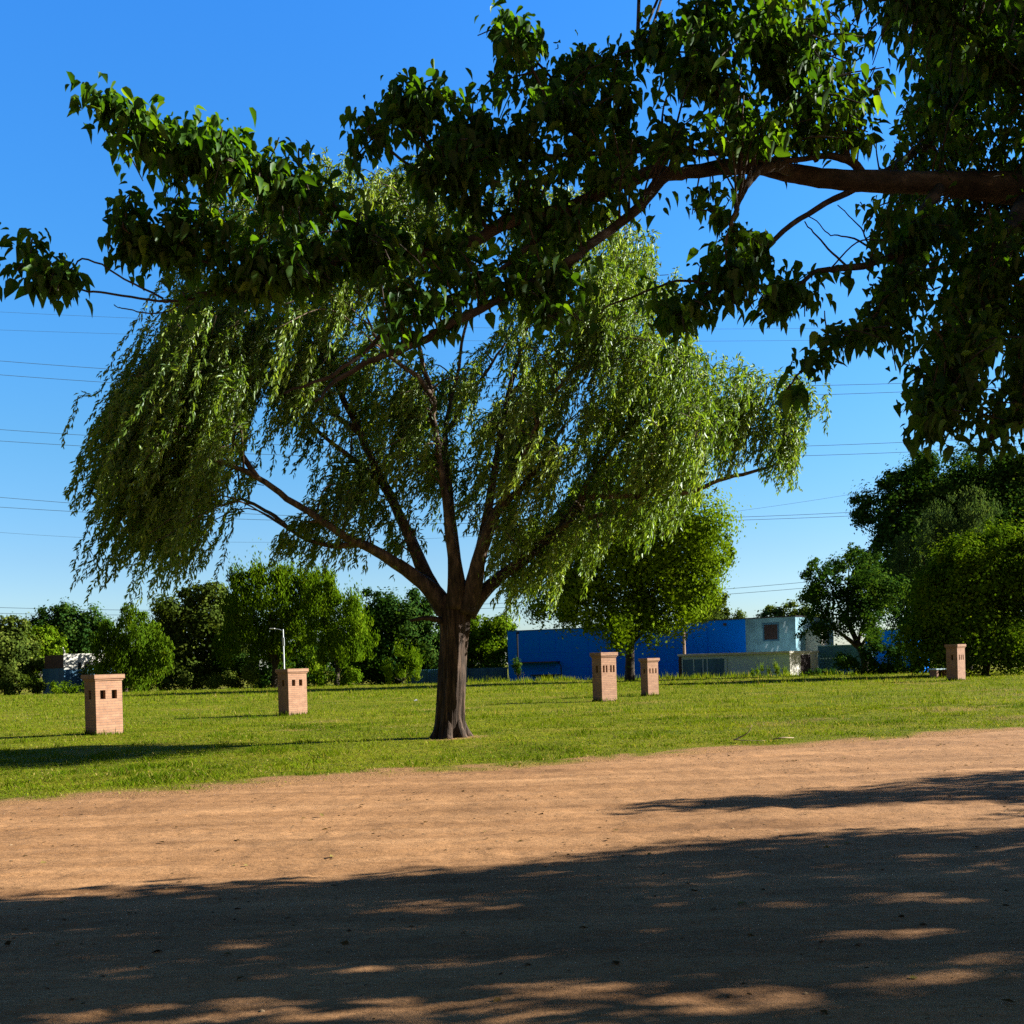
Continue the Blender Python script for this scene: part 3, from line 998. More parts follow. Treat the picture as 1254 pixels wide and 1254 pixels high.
for i, (a, b, c, lab) in enumerate(cabs):
    D = 150 + 2 * i
    P = [W(q[0], q[1], D) for q in (a, b, c)]
    co = np.polyfit([q[0] for q in P], [q[2] for q in P], 2)
    if co[0] < 0:
        co = np.polyfit([P[0][0], P[2][0]], [P[0][2], P[2][2]], 1); co = np.array([1e-4, co[0], co[1]])
    xs = np.linspace(-95, 105, 60)
    r = 0.020 if 'faint' in lab else 0.036
    mb = MB(); mb.tube(np.stack([xs, 0 * xs + D, np.polyval(co, xs)], 1), r, 5)
    tag(mb.build("power_cable", M['cable'], smooth=True), lab, "power cable", "overhead cables")

# ================================================================== BACKGROUND TREES
SPR = np.array([[0, 0, 0], [0.42, 0.45, 0.10], [0, 1, 0.0], [-0.42, 0.45, 0.10]])
SPRF = np.array([[0, 1, 2], [0, 2, 3]])


def far_tree(name, label, cat, lobes, d, green_, sz, trunk_px, style='round', cover=7.0, dz=0.8, group="trees along the far edge of the field", flat=0.8, tw=None, extra_limbs=True, clump=1.0):
    """lobes: (px, py, rx, ry) in photo pixels; d: distance"""
    k = d / FPX
    sz *= 0.70
    base = W(trunk_px[0], trunk_px[1], d)
    zbase = ground_z(base)
    root = thing(name, (base[0], base[1], zbase), label, cat, group)
    P, N, T = [], [], []
    centres = []
    more = []
    for (cx, cy, rx_, ry_) in lobes:                     # ragged outline: small knobs round the rim of each lobe
        if min(rx_, ry_) > 15:
            for _ in range(7):
                a_ = rng.uniform(-.4, math.pi + .4)
                f_ = rng.uniform(.13, .33)
                more.append((cx + math.cos(a_) * rx_ * rng.uniform(.82, 1.16), cy - math.sin(a_) * ry_ * rng.uniform(.82, 1.16), rx_ * f_, ry_ * f_ * rng.uniform(.8, 1.3)))
    for li, (cx, cy, rx_, ry_) in enumerate(list(lobes) + more):
        rd = flat * (rx_ + ry_) / 2 * k
        dd = d + rng.uniform(-1, 1) * dz
        c = W(cx, cy, dd)
        if li < len(lobes):
            centres.append((c, rx_ * k, rd, ry_ * k))
        area = math.pi * rx_ * ry_
        spp = (sz / k) ** 2 * 0.42
        n = int(area * cover / spp)
        # clumps on and inside the lobe
        nc = max(5, int(area / 160 / clump))
        u = rnd_dirs(nc)
        u[:, 1] -= 0.25 * rng.random(nc)
        u = unit(u)
        rr = 0.45 + 0.68 * rng.random(nc)
        cl = np.stack([u[:, 0] * rx_ * k, u[:, 1] * rd, u[:, 2] * ry_ * k], 1) * rr[:, None]
        w_ = rng.random(nc) + 0.4
        idx = rng.choice(nc, n, p=w_ / w_.sum())
        cs = math.sqrt(rx_ * ry_) * k * 0.155 * math.sqrt(clump) + sz * 0.4
        off_ = rng.normal(size=(n, 3)) * cs
        if style == 'up':
            off_[:, 2] = np.abs(off_[:, 2]) * 1.9 - cs * .7; off_[:, :2] *= .6
        if style == 'weep':
            off_[:, 2] = -np.abs(off_[:, 2]) * 2.2 + cs; off_[:, :2] *= .7
        q = cl[idx] + off_
        P.append(c + q)
        out = unit(unit(q) + unit(off_) * 0.8)
        N.append(out)
        T.append(0.42 + 0.17 * rng.normal(size=n) + 0.40 * (rng.random(nc) - .5)[idx])
    P = np.concatenate(P); N = np.concatenate(N); T = np.concatenate(T)
    kz = P[:, 2] > zg(P[:, 0], P[:, 1]) + 0.05
    P, N, T = P[kz], N[kz], T[kz]
    n = len(P)
    ax = np.cross(N, rnd_dirs(n))
    if style == 'up':
        ax = unit(ax) * .5 + np.array([0, 0, 1.0])
    elif style == 'weep':
        ax = unit(ax) * .5 + np.array([-.2, 0, -1.0])
    else:
        ax = unit(ax) + np.array([0, 0, -.3])
    nr = N + 0.50 * rnd_dirs(n)
    s = sz * (0.6 + 0.8 * rng.random(n))
    wd = s * (0.45 if style in ('up', 'weep') else 0.9)
    V = place(SPR, P, ax, nr, s, wd)
    loc = np.array([base[0], base[1], zbase])
    batch("crown", V, SPRF, T, M[green_], root, off=loc)
    # trunk and limbs
    mb = MB()
    cm = np.mean([c[0] for c in centres], 0)
    tw = tw or 0.035 * (cm[2] - zbase) + 0.08
    fork = np.array([base[0] * .7 + cm[0] * .3, base[1], zbase + 0.45 * (cm[2] - zbase)])
    b0 = np.array([base[0], base[1], zbase - .2])
    mb.tube(smooth_path([b0, (b0 + fork) / 2 + rng.normal(size=3) * [.12, .1, 0], fork], 4), np.linspace(tw * 1.25, tw * .8, 9), 8)
    mb.build("trunk", M['bark_far'], root, True, off=loc)
    lm = MB()
    for c, a_, b_, e_ in centres:
        s0 = fork + (b0 - fork) * rng.random() * .25
        mid = s0 * .5 + c * .5 + rng.normal(size=3) * .25
        lm.tube(smooth_path([s0, mid, c + np.array([0, 0, e_ * .3])], 4), np.linspace(tw * .6, tw * .15, 9), 6)
    lm.build("limbs", M['bark_far'], root, True, off=loc)
    return root


ROW = "trees along the far edge of the field"
far_tree("broadleaf_tree", "olive tree at the left frame edge, left of the small house", "tree",
         [(0, 800, 34, 34), (22, 790, 20, 28), (12, 825, 40, 22), (-18, 785, 30, 34)], 120, 'olive', .42, (8, 846))
far_tree("broadleaf_tree", "dark rounded tree rising furthest back above the small house", "tree",
         [(82, 775, 40, 26), (60, 765, 24, 18), (105, 768, 26, 22), (95, 800, 36, 30)], 132, 'deep', .45, (85, 846))
far_tree("broadleaf_tree", "bright green round tree just left of the small white house", "tree",
         [(50, 792, 24, 22), (36, 808, 18, 20), (62, 800, 16, 16), (30, 828, 20, 16)], 124, 'fresh', .38, (44, 846))
far_tree("weeping_tree", "small bright weeping willow standing behind the left brick pillar", "tree",
         [(160, 785, 36, 34), (140, 802, 24, 32), (182, 800, 26, 30), (152, 760, 24, 20), (155, 822, 38, 20)], 98, 'mid', .42, (152, 844), 'weep', 8)
far_tree("broadleaf_tree", "broad dull olive tree between the weeping willow and the lamp", "tree",
         [(238, 772, 52, 44), (212, 750, 30, 26), (262, 752, 32, 28), (285, 790, 26, 34), (225, 810, 40, 28), (200, 795, 26, 30)], 116, 'olive', .42, (240, 846))
far_tree("poplar_tree", "tall feathery fresh green tree right behind the street lamp", "tree",
         [(330, 752, 48, 48), (300, 735, 24, 30), (352, 728, 36, 24), (385, 740, 28, 34), (310, 790, 40, 36), (365, 790, 46, 36)], 110, 'fresh', .46, (335, 845), 'up', 8)
far_tree("poplar_tree", "fresh green tree with upright sprays, right of the street lamp", "tree",
         [(415, 775, 36, 40), (395, 745, 20, 26), (425, 800, 30, 26)], 106, 'fresh', .44, (415, 843), 'up', 8)
far_tree("broadleaf_tree", "dark dense tree just left of the willow trunk", "tree",
         [(485, 770, 38, 40), (462, 752, 26, 26), (510, 760, 26, 30), (520, 795, 26, 30), (470, 800, 36, 28), (445, 800, 20, 28)], 119, 'deep', .42, (488, 842))
far_tree("broadleaf_tree", "mid green tree between the willow trunk and the warehouse", "tree",
         [(597, 792, 28, 34), (580, 775, 20, 22), (612, 775, 18, 20), (565, 795, 22, 30)], 124, 'fresh', .42, (598, 838))
far_tree("broadleaf_tree", "olive treetop showing above the blue warehouse roof", "tree",
         [(878, 758, 26, 24), (860, 770, 26, 24), (893, 768, 20, 20)], 140, 'olive', .45, (878, 820))
far_tree("broadleaf_tree", "low dark treetops behind the teal annexe roof", "tree",
         [(950, 762, 24, 16), (975, 758, 22, 20), (932, 768, 16, 14), (985, 780, 20, 26)], 130, 'olive', .45, (955, 820))
far_tree("broadleaf_tree", "round leafy tree standing between the willow and two right pillars", "tree",
         [(775, 640, 84, 70), (720, 680, 60, 60), (835, 650, 54, 52), (800, 700, 70, 50), (740, 740, 58, 34), (830, 735, 44, 36), (770, 765, 46, 26), (855, 690, 34, 40), (690, 730, 40, 34)],
         84, 'lime', .34, (771, 829), cover=5.2, tw=.34, dz=2.5, clump=1.4)
far_tree("gnarled_tree", "multi-stemmed open tree with bare dark stems, right of the outbuilding", "tree",
         [(1012, 712, 26, 22), (1040, 700, 28, 26), (992, 735, 22, 14), (1070, 720, 32, 34), (1030, 752, 34, 26), (1075, 765, 28, 22), (1000, 768, 18, 18)],
         84, 'deep', .30, (1060, 828), cover=4.5, tw=.25, dz=1.5)
far_tree("pine_tree", "huge dark domed pine towering at the right edge", "tree",
         [(1140, 615, 78, 36), (1090, 635, 42, 30), (1190, 600, 80, 40), (1250, 600, 60, 44), (1220, 660, 80, 60), (1120, 690, 60, 50), (1160, 740, 80, 60), (1290, 660, 60, 70)],
         112, 'deep', .44, (1185, 824), cover=7, tw=.5, dz=3)
far_tree("conifer_tree", "blue green conifer with lit lumpy sprays before the huge pine", "tree",
         [(1150, 655, 24, 28), (1185, 640, 30, 30), (1130, 690, 30, 34), (1200, 670, 34, 32), (1160, 710, 44, 40), (1105, 720, 22, 30)],
         97, 'bluish', .32, (1160, 822), 'up', cover=4.0, dz=2)
far_tree("bushy_tree", "bright bushy tree behind the pillar at the right edge", "tree",
         [(1185, 730, 62, 54), (1225, 700, 50, 46), (1152, 755, 38, 40), (1255, 750, 50, 56), (1195, 788, 70, 34), (1124, 790, 22, 26), (1190, 688, 26, 34), (1215, 668, 16, 24), (1150, 716, 16, 22), (1240, 800, 40, 24), (1290, 720, 50, 60)],
         70, 'mid', .28, (1205, 824), cover=6.0, tw=.22, dz=2.5, clump=1.6)


def hedge(name, label, lobes, d, g, sz, px, style='round', cat="bush", cover=5.0):
    return far_tree(name, label, cat, lobes, d, g, sz, px, style, cover, .5, "bushes along the far edge of the field", .8, .06)


hedge("hedge", "dark hedge under the multi-stemmed tree by the right pillar", [(1050, 812, 22, 16), (1080, 812, 24, 18), (1108, 812, 24, 18), (1140, 806, 22, 18)], 82, 'deep', .28, (1080, 826), cat="hedge")
hedge("round_bush", "pale green bush at the foot of the dull olive tree", [(300, 828, 20, 15), (285, 832, 14, 10)], 105, 'olive', .30, (300, 843))
hedge("round_bush", "long low hedge of olive scrub right of the weeping willow", [(225, 836, 30, 10), (260, 834, 24, 12), (195, 838, 16, 8)], 107, 'olive', .3, (230, 845))
hedge("tall_bush", "upright bright bush left of the willow trunk", [(492, 818, 22, 18), (478, 826, 16, 12), (505, 826, 14, 12)], 100, 'fresh', .28, (492, 839), 'up')
hedge("round_bush", "low green bush right behind the pillar below the lamp", [(400, 832, 22, 10), (430, 832, 24, 11)], 104, 'fresh', .28, (412, 842))
hedge("round_bush", "scrubby bush before the small house at the left", [(88, 842, 22, 7), (68, 843, 12, 5)], 102, 'fresh', .24, (85, 847))
hedge("round_bush", "olive bush at the frame's left edge below the olive tree", [(20, 838, 26, 12), (45, 838, 16, 11)], 108, 'olive', .28, (20, 847))
hedge("sapling", "thin dark sapling against the left end of the warehouse", [(633, 812, 7, 6), (634, 819, 5, 6)], 102, 'deep', .22, (634, 834), cat="sapling")
hedge("round_bush", "low dark bush at the foot of the bright end wall", [(998, 824, 14, 4), (1020, 824, 12, 4)], 86, 'deep', .2, (1005, 826))
hedge("tall_bush", "yellow green weeds standing before the outbuilding front", [(944, 822, 10, 6), (958, 824, 8, 4), (925, 825, 8, 4)], 89, 'lime', .2, (944, 828), 'up')


hedge("scrub_thicket", "dark scrub thicket at the foot of the tall feathery trees", [(330, 822, 40, 20), (370, 825, 36, 18), (290, 818, 24, 20)], 114, 'deep', .36, (335, 845), cat="thicket")
hedge("scrub_thicket", "mid green scrub thicket at the foot of the dark dense tree", [(440, 820, 30, 20), (470, 825, 34, 18), (520, 815, 24, 22), (545, 812, 20, 24)], 122, 'deep', .36, (470, 842), cat="thicket")
hedge("scrub_thicket", "distant dark thicket seen between the feathery tree and the dark dense tree", [(400, 805, 40, 30), (440, 800, 34, 30), (350, 810, 40, 28)], 150, 'deep', .5, (400, 842), cat="thicket")
hedge("scrub_thicket", "distant thicket behind the willow trunk, left of the warehouse", [(560, 800, 34, 26), (600, 805, 30, 26), (520, 800, 30, 28)], 150, 'deep', .5, (560, 838), cat="thicket")
hedge("scrub_thicket", "olive scrub thicket under the broad dull olive tree", [(215, 825, 34, 18), (255, 822, 34, 20), (180, 826, 26, 18), (120, 828, 30, 16)], 119, 'olive', .36, (220, 846), cat="thicket")

# ================================================================== THE WILLOW
DW = 24.0
wb = W(552, 903, DW)
WZ = ground_z(wb)
willow = thing("willow_tree", (wb[0], wb[1], WZ), "large curly willow with a furrowed trunk in the middle of the field", "tree")
WO = np.array([wb[0], wb[1], WZ])
kw_ = DW / FPX


def wpath(pts, per=6):
    """pts: (px, py, depth offset, half width px) -> smooth world path and radii"""
    P = np.array([[q[0], q[1], q[2], q[3]] for q in pts], float)
    S = smooth_path(P, per)
    return Wn(S[:, :2], DW + S[:, 2]), np.maximum(S[:, 3], .6) * kw_


def furrow(th, s, i):
    a = np.zeros_like(th)
    for k, ph, am in ((7, .3, .06), (11, 1.7, .06), (17, 4.1, .05)):
        a += am * np.sin(k * th + ph + 1.3 * math.sin(s * 1.1 + ph) + .5 * math.sin(s * 3.1 + k))
    return 1 + a + .03 * np.sin(th * 3 + s * 2)


tr = MB()
tp, trr = wpath([(550, 912, 0, 25), (550, 902, 0, 22), (551, 885, 0, 19), (553, 850, 0, 17.5), (555, 800, 0, 17), (556, 770, 0, 18.5), (556, 748, 0, 20), (557, 730, 0, 17)], 8)
tr.tube(tp, trr * .92, 56, True, furrow)
# root flares
for a_ in (0.2, 1.3, 2.5, 3.6, 4.6, 5.5):
    dx, dy = math.cos(a_), math.sin(a_)
    tr.tube(smooth_path([WO + [dx * .20, dy * .20, .55], WO + [dx * .29, dy * .29, .2], WO + [dx * .44, dy * .44, -.08]], 4), np.linspace(.09, .12, 9), 8)
tr.build("trunk", M['bark_willow'], willow, True, off=WO)

LIMBS = [
    [(548, 752, 0, 13), (532, 728, -.1, 14), (508, 706, -.25, 11.5), (470, 680, -.5, 9), (420, 655, -.9, 7), (370, 622, -1.2, 5.5), (315, 585, -1.5, 4.5), (262, 560, -1.7, 3.5), (200, 520, -1.9, 2)],
    [(545, 748, .1, 14), (530, 722, .2, 13.5), (517, 695, .3, 12), (498, 650, .5, 9.5), (470, 592, .8, 8), (440, 530, 1.1, 6.5), (412, 470, 1.4, 5), (380, 400, 1.6, 3.5), (360, 340, 1.7, 2)],
    [(556, 745, -.2, 12), (558, 710, -.3, 11.5), (553, 668, -.4, 8.5), (547, 620, -.5, 7), (540, 570, -.5, 5.5), (531, 520, -.5, 5), (530, 485, -.6, 4.5), (514, 430, -.7, 3.5), (505, 360, -.8, 2.5), (512, 290, -.9, 1.5)],
    [(565, 745, .2, 12), (560, 700, .35, 9), (556, 650, .5, 6.5), (549, 590, .8, 5.5), (546, 530, 1.0, 4), (560, 450, 1.4, 3), (580, 360, 1.6, 2)],
    [(570, 750, -.1, 14), (580, 715, -.2, 13), (588, 680, -.3, 11.5), (600, 645, -.4, 9.5), (613, 620, -.5, 8), (632, 603, -.6, 6), (660, 570, -.9, 4), (690, 520, -1.2, 2.5)],
    [(584, 700, .1, 9), (592, 660, .4, 8.5), (602, 600, .6, 7), (612, 540, .8, 6), (621, 490, 1.0, 5), (634, 440, 1.1, 4), (655, 370, 1.3, 3), (690, 300, 1.5, 2)],
    [(572, 752, 0, 13), (590, 728, .1, 11), (618, 702, .3, 9.5), (652, 676, .6, 8.5), (690, 641, 1.0, 7.5), (718, 611, 1.3, 7), (770, 606, 1.5, 5.5), (840, 602, 1.7, 4.5), (890, 585, 1.8, 3.6), (940, 572, 1.9, 2.6), (975, 555, 1.9, 1.6)],
    [(708, 620, 1.2, 6), (722, 585, 1.0, 4.5), (745, 555, .8, 4), (778, 515, .6, 3), (815, 480, .4, 2.2), (845, 430, .2, 1.4)],
    [(668, 662, .8, 6), (700, 640, .2, 4.5), (755, 625, -.5, 3.8), (800, 595, -1.0, 3), (850, 560, -1.4, 2)],
    [(440, 666, -.7, 5), (405, 668, -.5, 4), (365, 655, -.3, 3.2), (330, 628, -.1, 3), (295, 612, .1, 2.4), (272, 620, .2, 1.6)],
    [(529, 488, -.6, 4.5), (512, 462, -.9, 4), (485, 442, -1.2, 3.2), (460, 415, -1.5, 2.2), (440, 360, -1.7, 1.5)],
    [(470, 592, .8, 6), (430, 560, .6, 4), (380, 520, .3, 3), (330, 470, 0, 2.2), (280, 420, -.3, 1.5)],
    [(440, 530, 1.1, 5), (400, 500, 1.5, 3.5), (340, 440, 2.0, 2.6), (270, 400, 2.3, 1.6)],
    [(315, 585, -1.5, 4), (270, 520, -1.4, 3), (220, 470, -1.2, 2.3), (170, 460, -1.0, 1.6)],
    [(621, 490, 1.0, 4), (655, 450, 1.6, 3), (710, 400, 2.0, 2.2), (760, 360, 2.2, 1.5)],
    [(613, 620, -.5, 5), (640, 560, -1.2, 3.5), (680, 480, -1.8, 2.6), (740, 420, -2.2, 1.8)],
    [(940, 572, 1.9, 2.2), (960, 540, 1.8, 1.6), (985, 500, 1.7, 1.0)],
    [(890, 585, 1.8, 2.2), (905, 540, 1.5, 1.7), (930, 490, 1.4, 1.0)],
    [(546, 530, 1.0, 3.5), (585, 470, .6, 2.6), (620, 420, .2, 1.8)],
]
lm = MB(); SK = []
for L_ in LIMBS:
    P_, R_ = wpath(L_)
    R_ = R_ * np.interp(np.arange(len(R_)), [0, 10, 24], [.92, .74, .72])
    P_ = P_ + np.stack([fbm(np.arange(len(P_)) * .5, 0 * P_[:, 0] + L_[0][0], s_, 2) * .12 for s_ in (1, 2, 3)], 1) * np.linspace(0, 1, len(P_))[:, None]
    lm.tube(P_, R_, 14 if L_[0][3] > 8 else 8, True, (lambda th, s, i: 1 + .06 * np.sin(3 * th + 2 * s) + .04 * np.sin(5 * th - 3 * s)) if L_[0][3] > 8 else None)
    SK.append(np.column_stack([P_, R_]))
# broken stub on the trunk's left
P_, R_ = wpath([(540, 760, -.2, 4), (522, 757, -.4, 3), (502, 760, -.5, 1.6)])
lm.tube(P_, R_, 7)
lm.build("limbs", M['bark_limb'], willow, True, off=WO)
SK = np.concatenate(SK)

# (polygon in photo pixels, clusters, depth range, strand length range)
WP = [
    # left sweep: long strands blown down and to the left
    ([(225, 385), (350, 395), (340, 450), (310, 490), (250, 500), (200, 480)], 50, (-3.6, 2.0), (1.2, 2.8)),
    ([(150, 500), (215, 470), (310, 500), (305, 545), (265, 585), (205, 610), (145, 600), (125, 550)], 50, (-3.8, 2.0), (1.2, 2.7)),
    ([(145, 600), (240, 580), (265, 610), (245, 675), (135, 685)], 30, (-3.2, 1.4), (1.0, 2.2)),
    ([(240, 230), (430, 205), (480, 260), (470, 400), (330, 420), (210, 390)], 62, (-2.0, 2.5), (.7, 1.7)),
    ([(430, 215), (560, 200), (760, 280), (830, 330), (850, 400), (740, 380), (600, 330), (520, 340), (470, 380)], 76, (-2.0, 2.5), (.6, 1.6)),
    ([(335, 420), (500, 380), (500, 440), (520, 520), (470, 560), (400, 520), (340, 500)], 52, (-1.8, 2.5), (.7, 1.6)),
    ([(340, 520), (470, 560), (520, 600), (510, 660), (450, 640), (380, 600)], 24, (-1.5, 1.5), (.6, 1.3)),
    ([(470, 480), (640, 420), (670, 540), (640, 650), (560, 640), (490, 600)], 64, (-1.8, 2.4), (.6, 1.3)),
    ([(640, 350), (780, 345), (860, 420), (885, 490), (875, 560), (780, 580), (680, 580), (640, 500)], 108, (-2.8, 2.8), (.8, 1.9)),
    ([(620, 560), (720, 560), (870, 560), (860, 600), (740, 640), (680, 690), (640, 690), (610, 640)], 46, (-2.2, 2.4), (.8, 1.7)),
    ([(640, 640), (730, 630), (740, 690), (660, 710)], 16, (-.8, 2.2), (.8, 1.6)),
    ([(880, 480), (920, 465), (940, 490), (960, 540), (900, 575), (870, 560)], 9, (1.1, 2.2), (.7, 1.5)),
    ([(850, 430), (895, 450), (905, 520), (880, 570), (855, 560)], 12, (-.5, 2.0), (.6, 1.4)),
    ([(930, 470), (995, 480), (1005, 520), (1000, 560), (960, 570), (940, 530)], 11, (1.1, 2.2), (.7, 1.6)),
    ([(300, 590), (400, 640), (470, 670), (460, 700), (380, 680), (300, 630)], 14, (-1.4, .4), (.4, 1.1)),
    ([(480, 660), (540, 690), (520, 710), (470, 700)], 5, (-1.0, 1.0), (.2, .6)),
    ([(600, 680), (650, 680), (630, 725), (600, 720)], 7, (-.5, 1.2), (.4, .9)),
]
GAPS = [((250, 640), 26, 30), ((150, 470), 20, 14), ((215, 560), 9, 16), ((160, 640), 8, 18), ((270, 470), 10, 14), ((560, 540), 12, 16), ((420, 560), 12, 22), ((470, 480), 12, 12), ((590, 400), 14, 12), ((690, 600), 12, 10), ((345, 560), 16, 14), ((500, 590), 10, 18), ((280, 690), 20, 40), ((545, 435), 38, 30), ((318, 515), 22, 18), ((380, 600), 26, 18), ((300, 650), 30, 40), ((470, 700), 24, 16), ((650, 745), 14, 10), ((640, 500), 10, 10), ((520, 670), 12, 22), ((905, 620), 30, 30), ((575, 690), 12, 20)]


def in_gap(p):
    for (c, a, b) in GAPS:
        if ((p[0] - c[0]) / a) ** 2 + ((p[1] - c[1]) / b) ** 2 < 1:
            return True
    return False


def to_px(P):
    X = P[:, 0] / P[:, 1]; Z = (P[:, 2] - EYE) / P[:, 1]
    u = X * math.cos(ROLL) - Z * math.sin(ROLL); v = X * math.sin(ROLL) + Z * math.cos(ROLL)
    return np.stack([627 + u * FPX, 812 - v * FPX], 1)


tw_ = MB()
LP, LA, LN, LT = [], [], [], []
for poly, ncl, (d0, d1), (l0, l1) in WP:
    cs = sample_poly(poly, int(ncl * (1.18 if poly[0][0] < 230 else (.88 if poly[0][0] == 640 else 1.0))))
    for q in cs:
        if in_gap(q):
            continue
        c = W(q[0], q[1] - rng.uniform(0, 25), DW + rng.uniform(d0, d1))
        # branchlet from the nearest limb
        dv = SK[:, :3] - c
        dist = np.linalg.norm(dv * [1, .7, 1], axis=1) + 1.2 * np.maximum(dv[:, 2], 0)
        i = int(np.argmin(dist))
        s0 = SK[i, :3]
        mid = s0 * .5 + c * .5 + np.array([0, 0, .22 * np.linalg.norm(c - s0)]) + rng.normal(size=3) * .1
        bp = smooth_path([s0, mid, c], 5)
        r0 = min(SK[i, 3] * .5, .03)
        tw_.tube(bp, np.linspace(r0, .008, len(bp)), 5)
        outd = unit(np.array([c - WO - [0, 0, 5]]))[0]
        ctint = rng.normal() * .10
        ns = rng.integers(7, 13)
        hang0 = np.array([(-.46 if q[0] < 640 else -.32) + .15 * rng.normal(), .12 * rng.normal(), -1.0])
        ca_ = rng.random() * 6.283
        for s in range(ns):
            f = rng.uniform(.45, 1.0)
            st = bp[int(f * (len(bp) - 1))] + rng.normal(size=3) * [.17, .20, .14]
            Ls = rng.uniform(l0, l1)
            m_ = max(4, int(Ls / .050))
            a_ = ca_ + 1.2 * rng.normal()
            d_i = np.array([math.cos(a_), math.sin(a_), .25 + .4 * rng.random()]) * .9 + outd * .5
            hang = hang0 + .09 * rng.normal(size=3)
            tpar = np.linspace(0, 1, m_)
            mixf = sstep(0, min(.5, .45 / Ls), tpar)[:, None]
            dirs = unit(unit(d_i[None])[0] * (1 - mixf) + unit(hang[None])[0] * mixf)
            curl = np.stack([np.sin(tpar * Ls * 9 + a_), np.cos(tpar * Ls * 8 + a_ * 2), 0 * tpar], 1) * .28
            dirs = unit(dirs + curl)
            pts = st + np.cumsum(dirs * Ls / m_, 0)
            if in_gap(to_px(pts[-1:])[0]) and rng.random() < .8:
                continue
            if s % 2 == 0:
                tw_.tube(pts[::3], np.linspace(.005, .002, len(pts[::3])), 3, False)
            per = 2
            for kk in range(per):
                LP.append(pts + rng.normal(size=(m_, 3)) * .022)
                LA.append(dirs * .75 + rnd_dirs(m_) * .62 + np.array([-.12, 0, -.25]))
                LN.append(rnd_dirs(m_) + np.array([0.1, -.1, .45]))
                LT.append(np.clip(.46 + ctint + .17 * rng.normal(size=m_), 0, 1))
LP, LA, LN, LT = map(np.concatenate, (LP, LA, LN, LT))
_px = to_px(LP)
kz = LP[:, 2] > 0.6
for L_ in LIMBS[:8] + LIMBS[9:11]:
    S_ = smooth_path(np.array([q for q in L_ if q[3] >= 3.0], float), 5)
    for k0 in range(0, len(LP), 60000):
        sl = slice(k0, k0 + 60000)
        dd_ = np.linalg.norm(_px[sl, None] - S_[None, :, :2], axis=2)
        j_ = dd_.argmin(1)
        kz[sl] &= ~((dd_.min(1) < S_[j_, 3] * .9 + 2) & (LP[sl, 1] < DW + S_[j_, 2] + .1) & (rng.random(len(dd_)) < .85))
LP, LA, LN, LT = LP[kz], LA[kz], LN[kz], LT[kz]
nL = len(LP)
WL = np.array([[0, 0, 0], [.5, .42, .10], [0, 1.0, -.12], [-.5, .42, .10]])
sz = .132 * (.65 + .7 * rng.random(nL))
batch("crown", place(WL, LP, LA, LN, sz, sz * .29), np.array([[0, 1, 2], [0, 2, 3]]), LT, M['leaf_willow'], willow, off=WO)
tw_.build("twigs", M['bark_limb'], willow, True, off=WO)
print("willow leaves", nL)

# ================================================================== THE BIG BROADLEAF TREE (right, reaching over the road)
HB = np.array([12.6, 7.6, -0.12])
hero = thing("broadleaf_tree", HB, "big heart-leaved tree at the right, its long limb reaching across the sky", "tree")
kh = 1 / FPX


def hpath(pts, per=6):
    P = np.array(pts, float)
    S = smooth_path(P, per)
    return Wn(S[:, :2], S[:, 2]), np.maximum(S[:, 3], .8) * S[:, 2] * kh


tr = MB()
crot = HB + np.array([-.5, -.1, 3.0])
tr.tube(smooth_path([HB + [0, 0, -.25], HB + [0, 0, .15], HB + [-.05, 0, .9], HB + [-.25, 0, 2.0], crot], 6), np.interp(np.linspace(0, 1, 25), [0, .1, .3, 1], [.62, .5, .42, .40]), 26, True,
        lambda th, s, i: 1 + .04 * np.sin(5 * th + s) + .03 * np.sin(9 * th - 1.4 * s))
tr.build("trunk", M['bark_big'], hero, True, off=HB)
HL = []
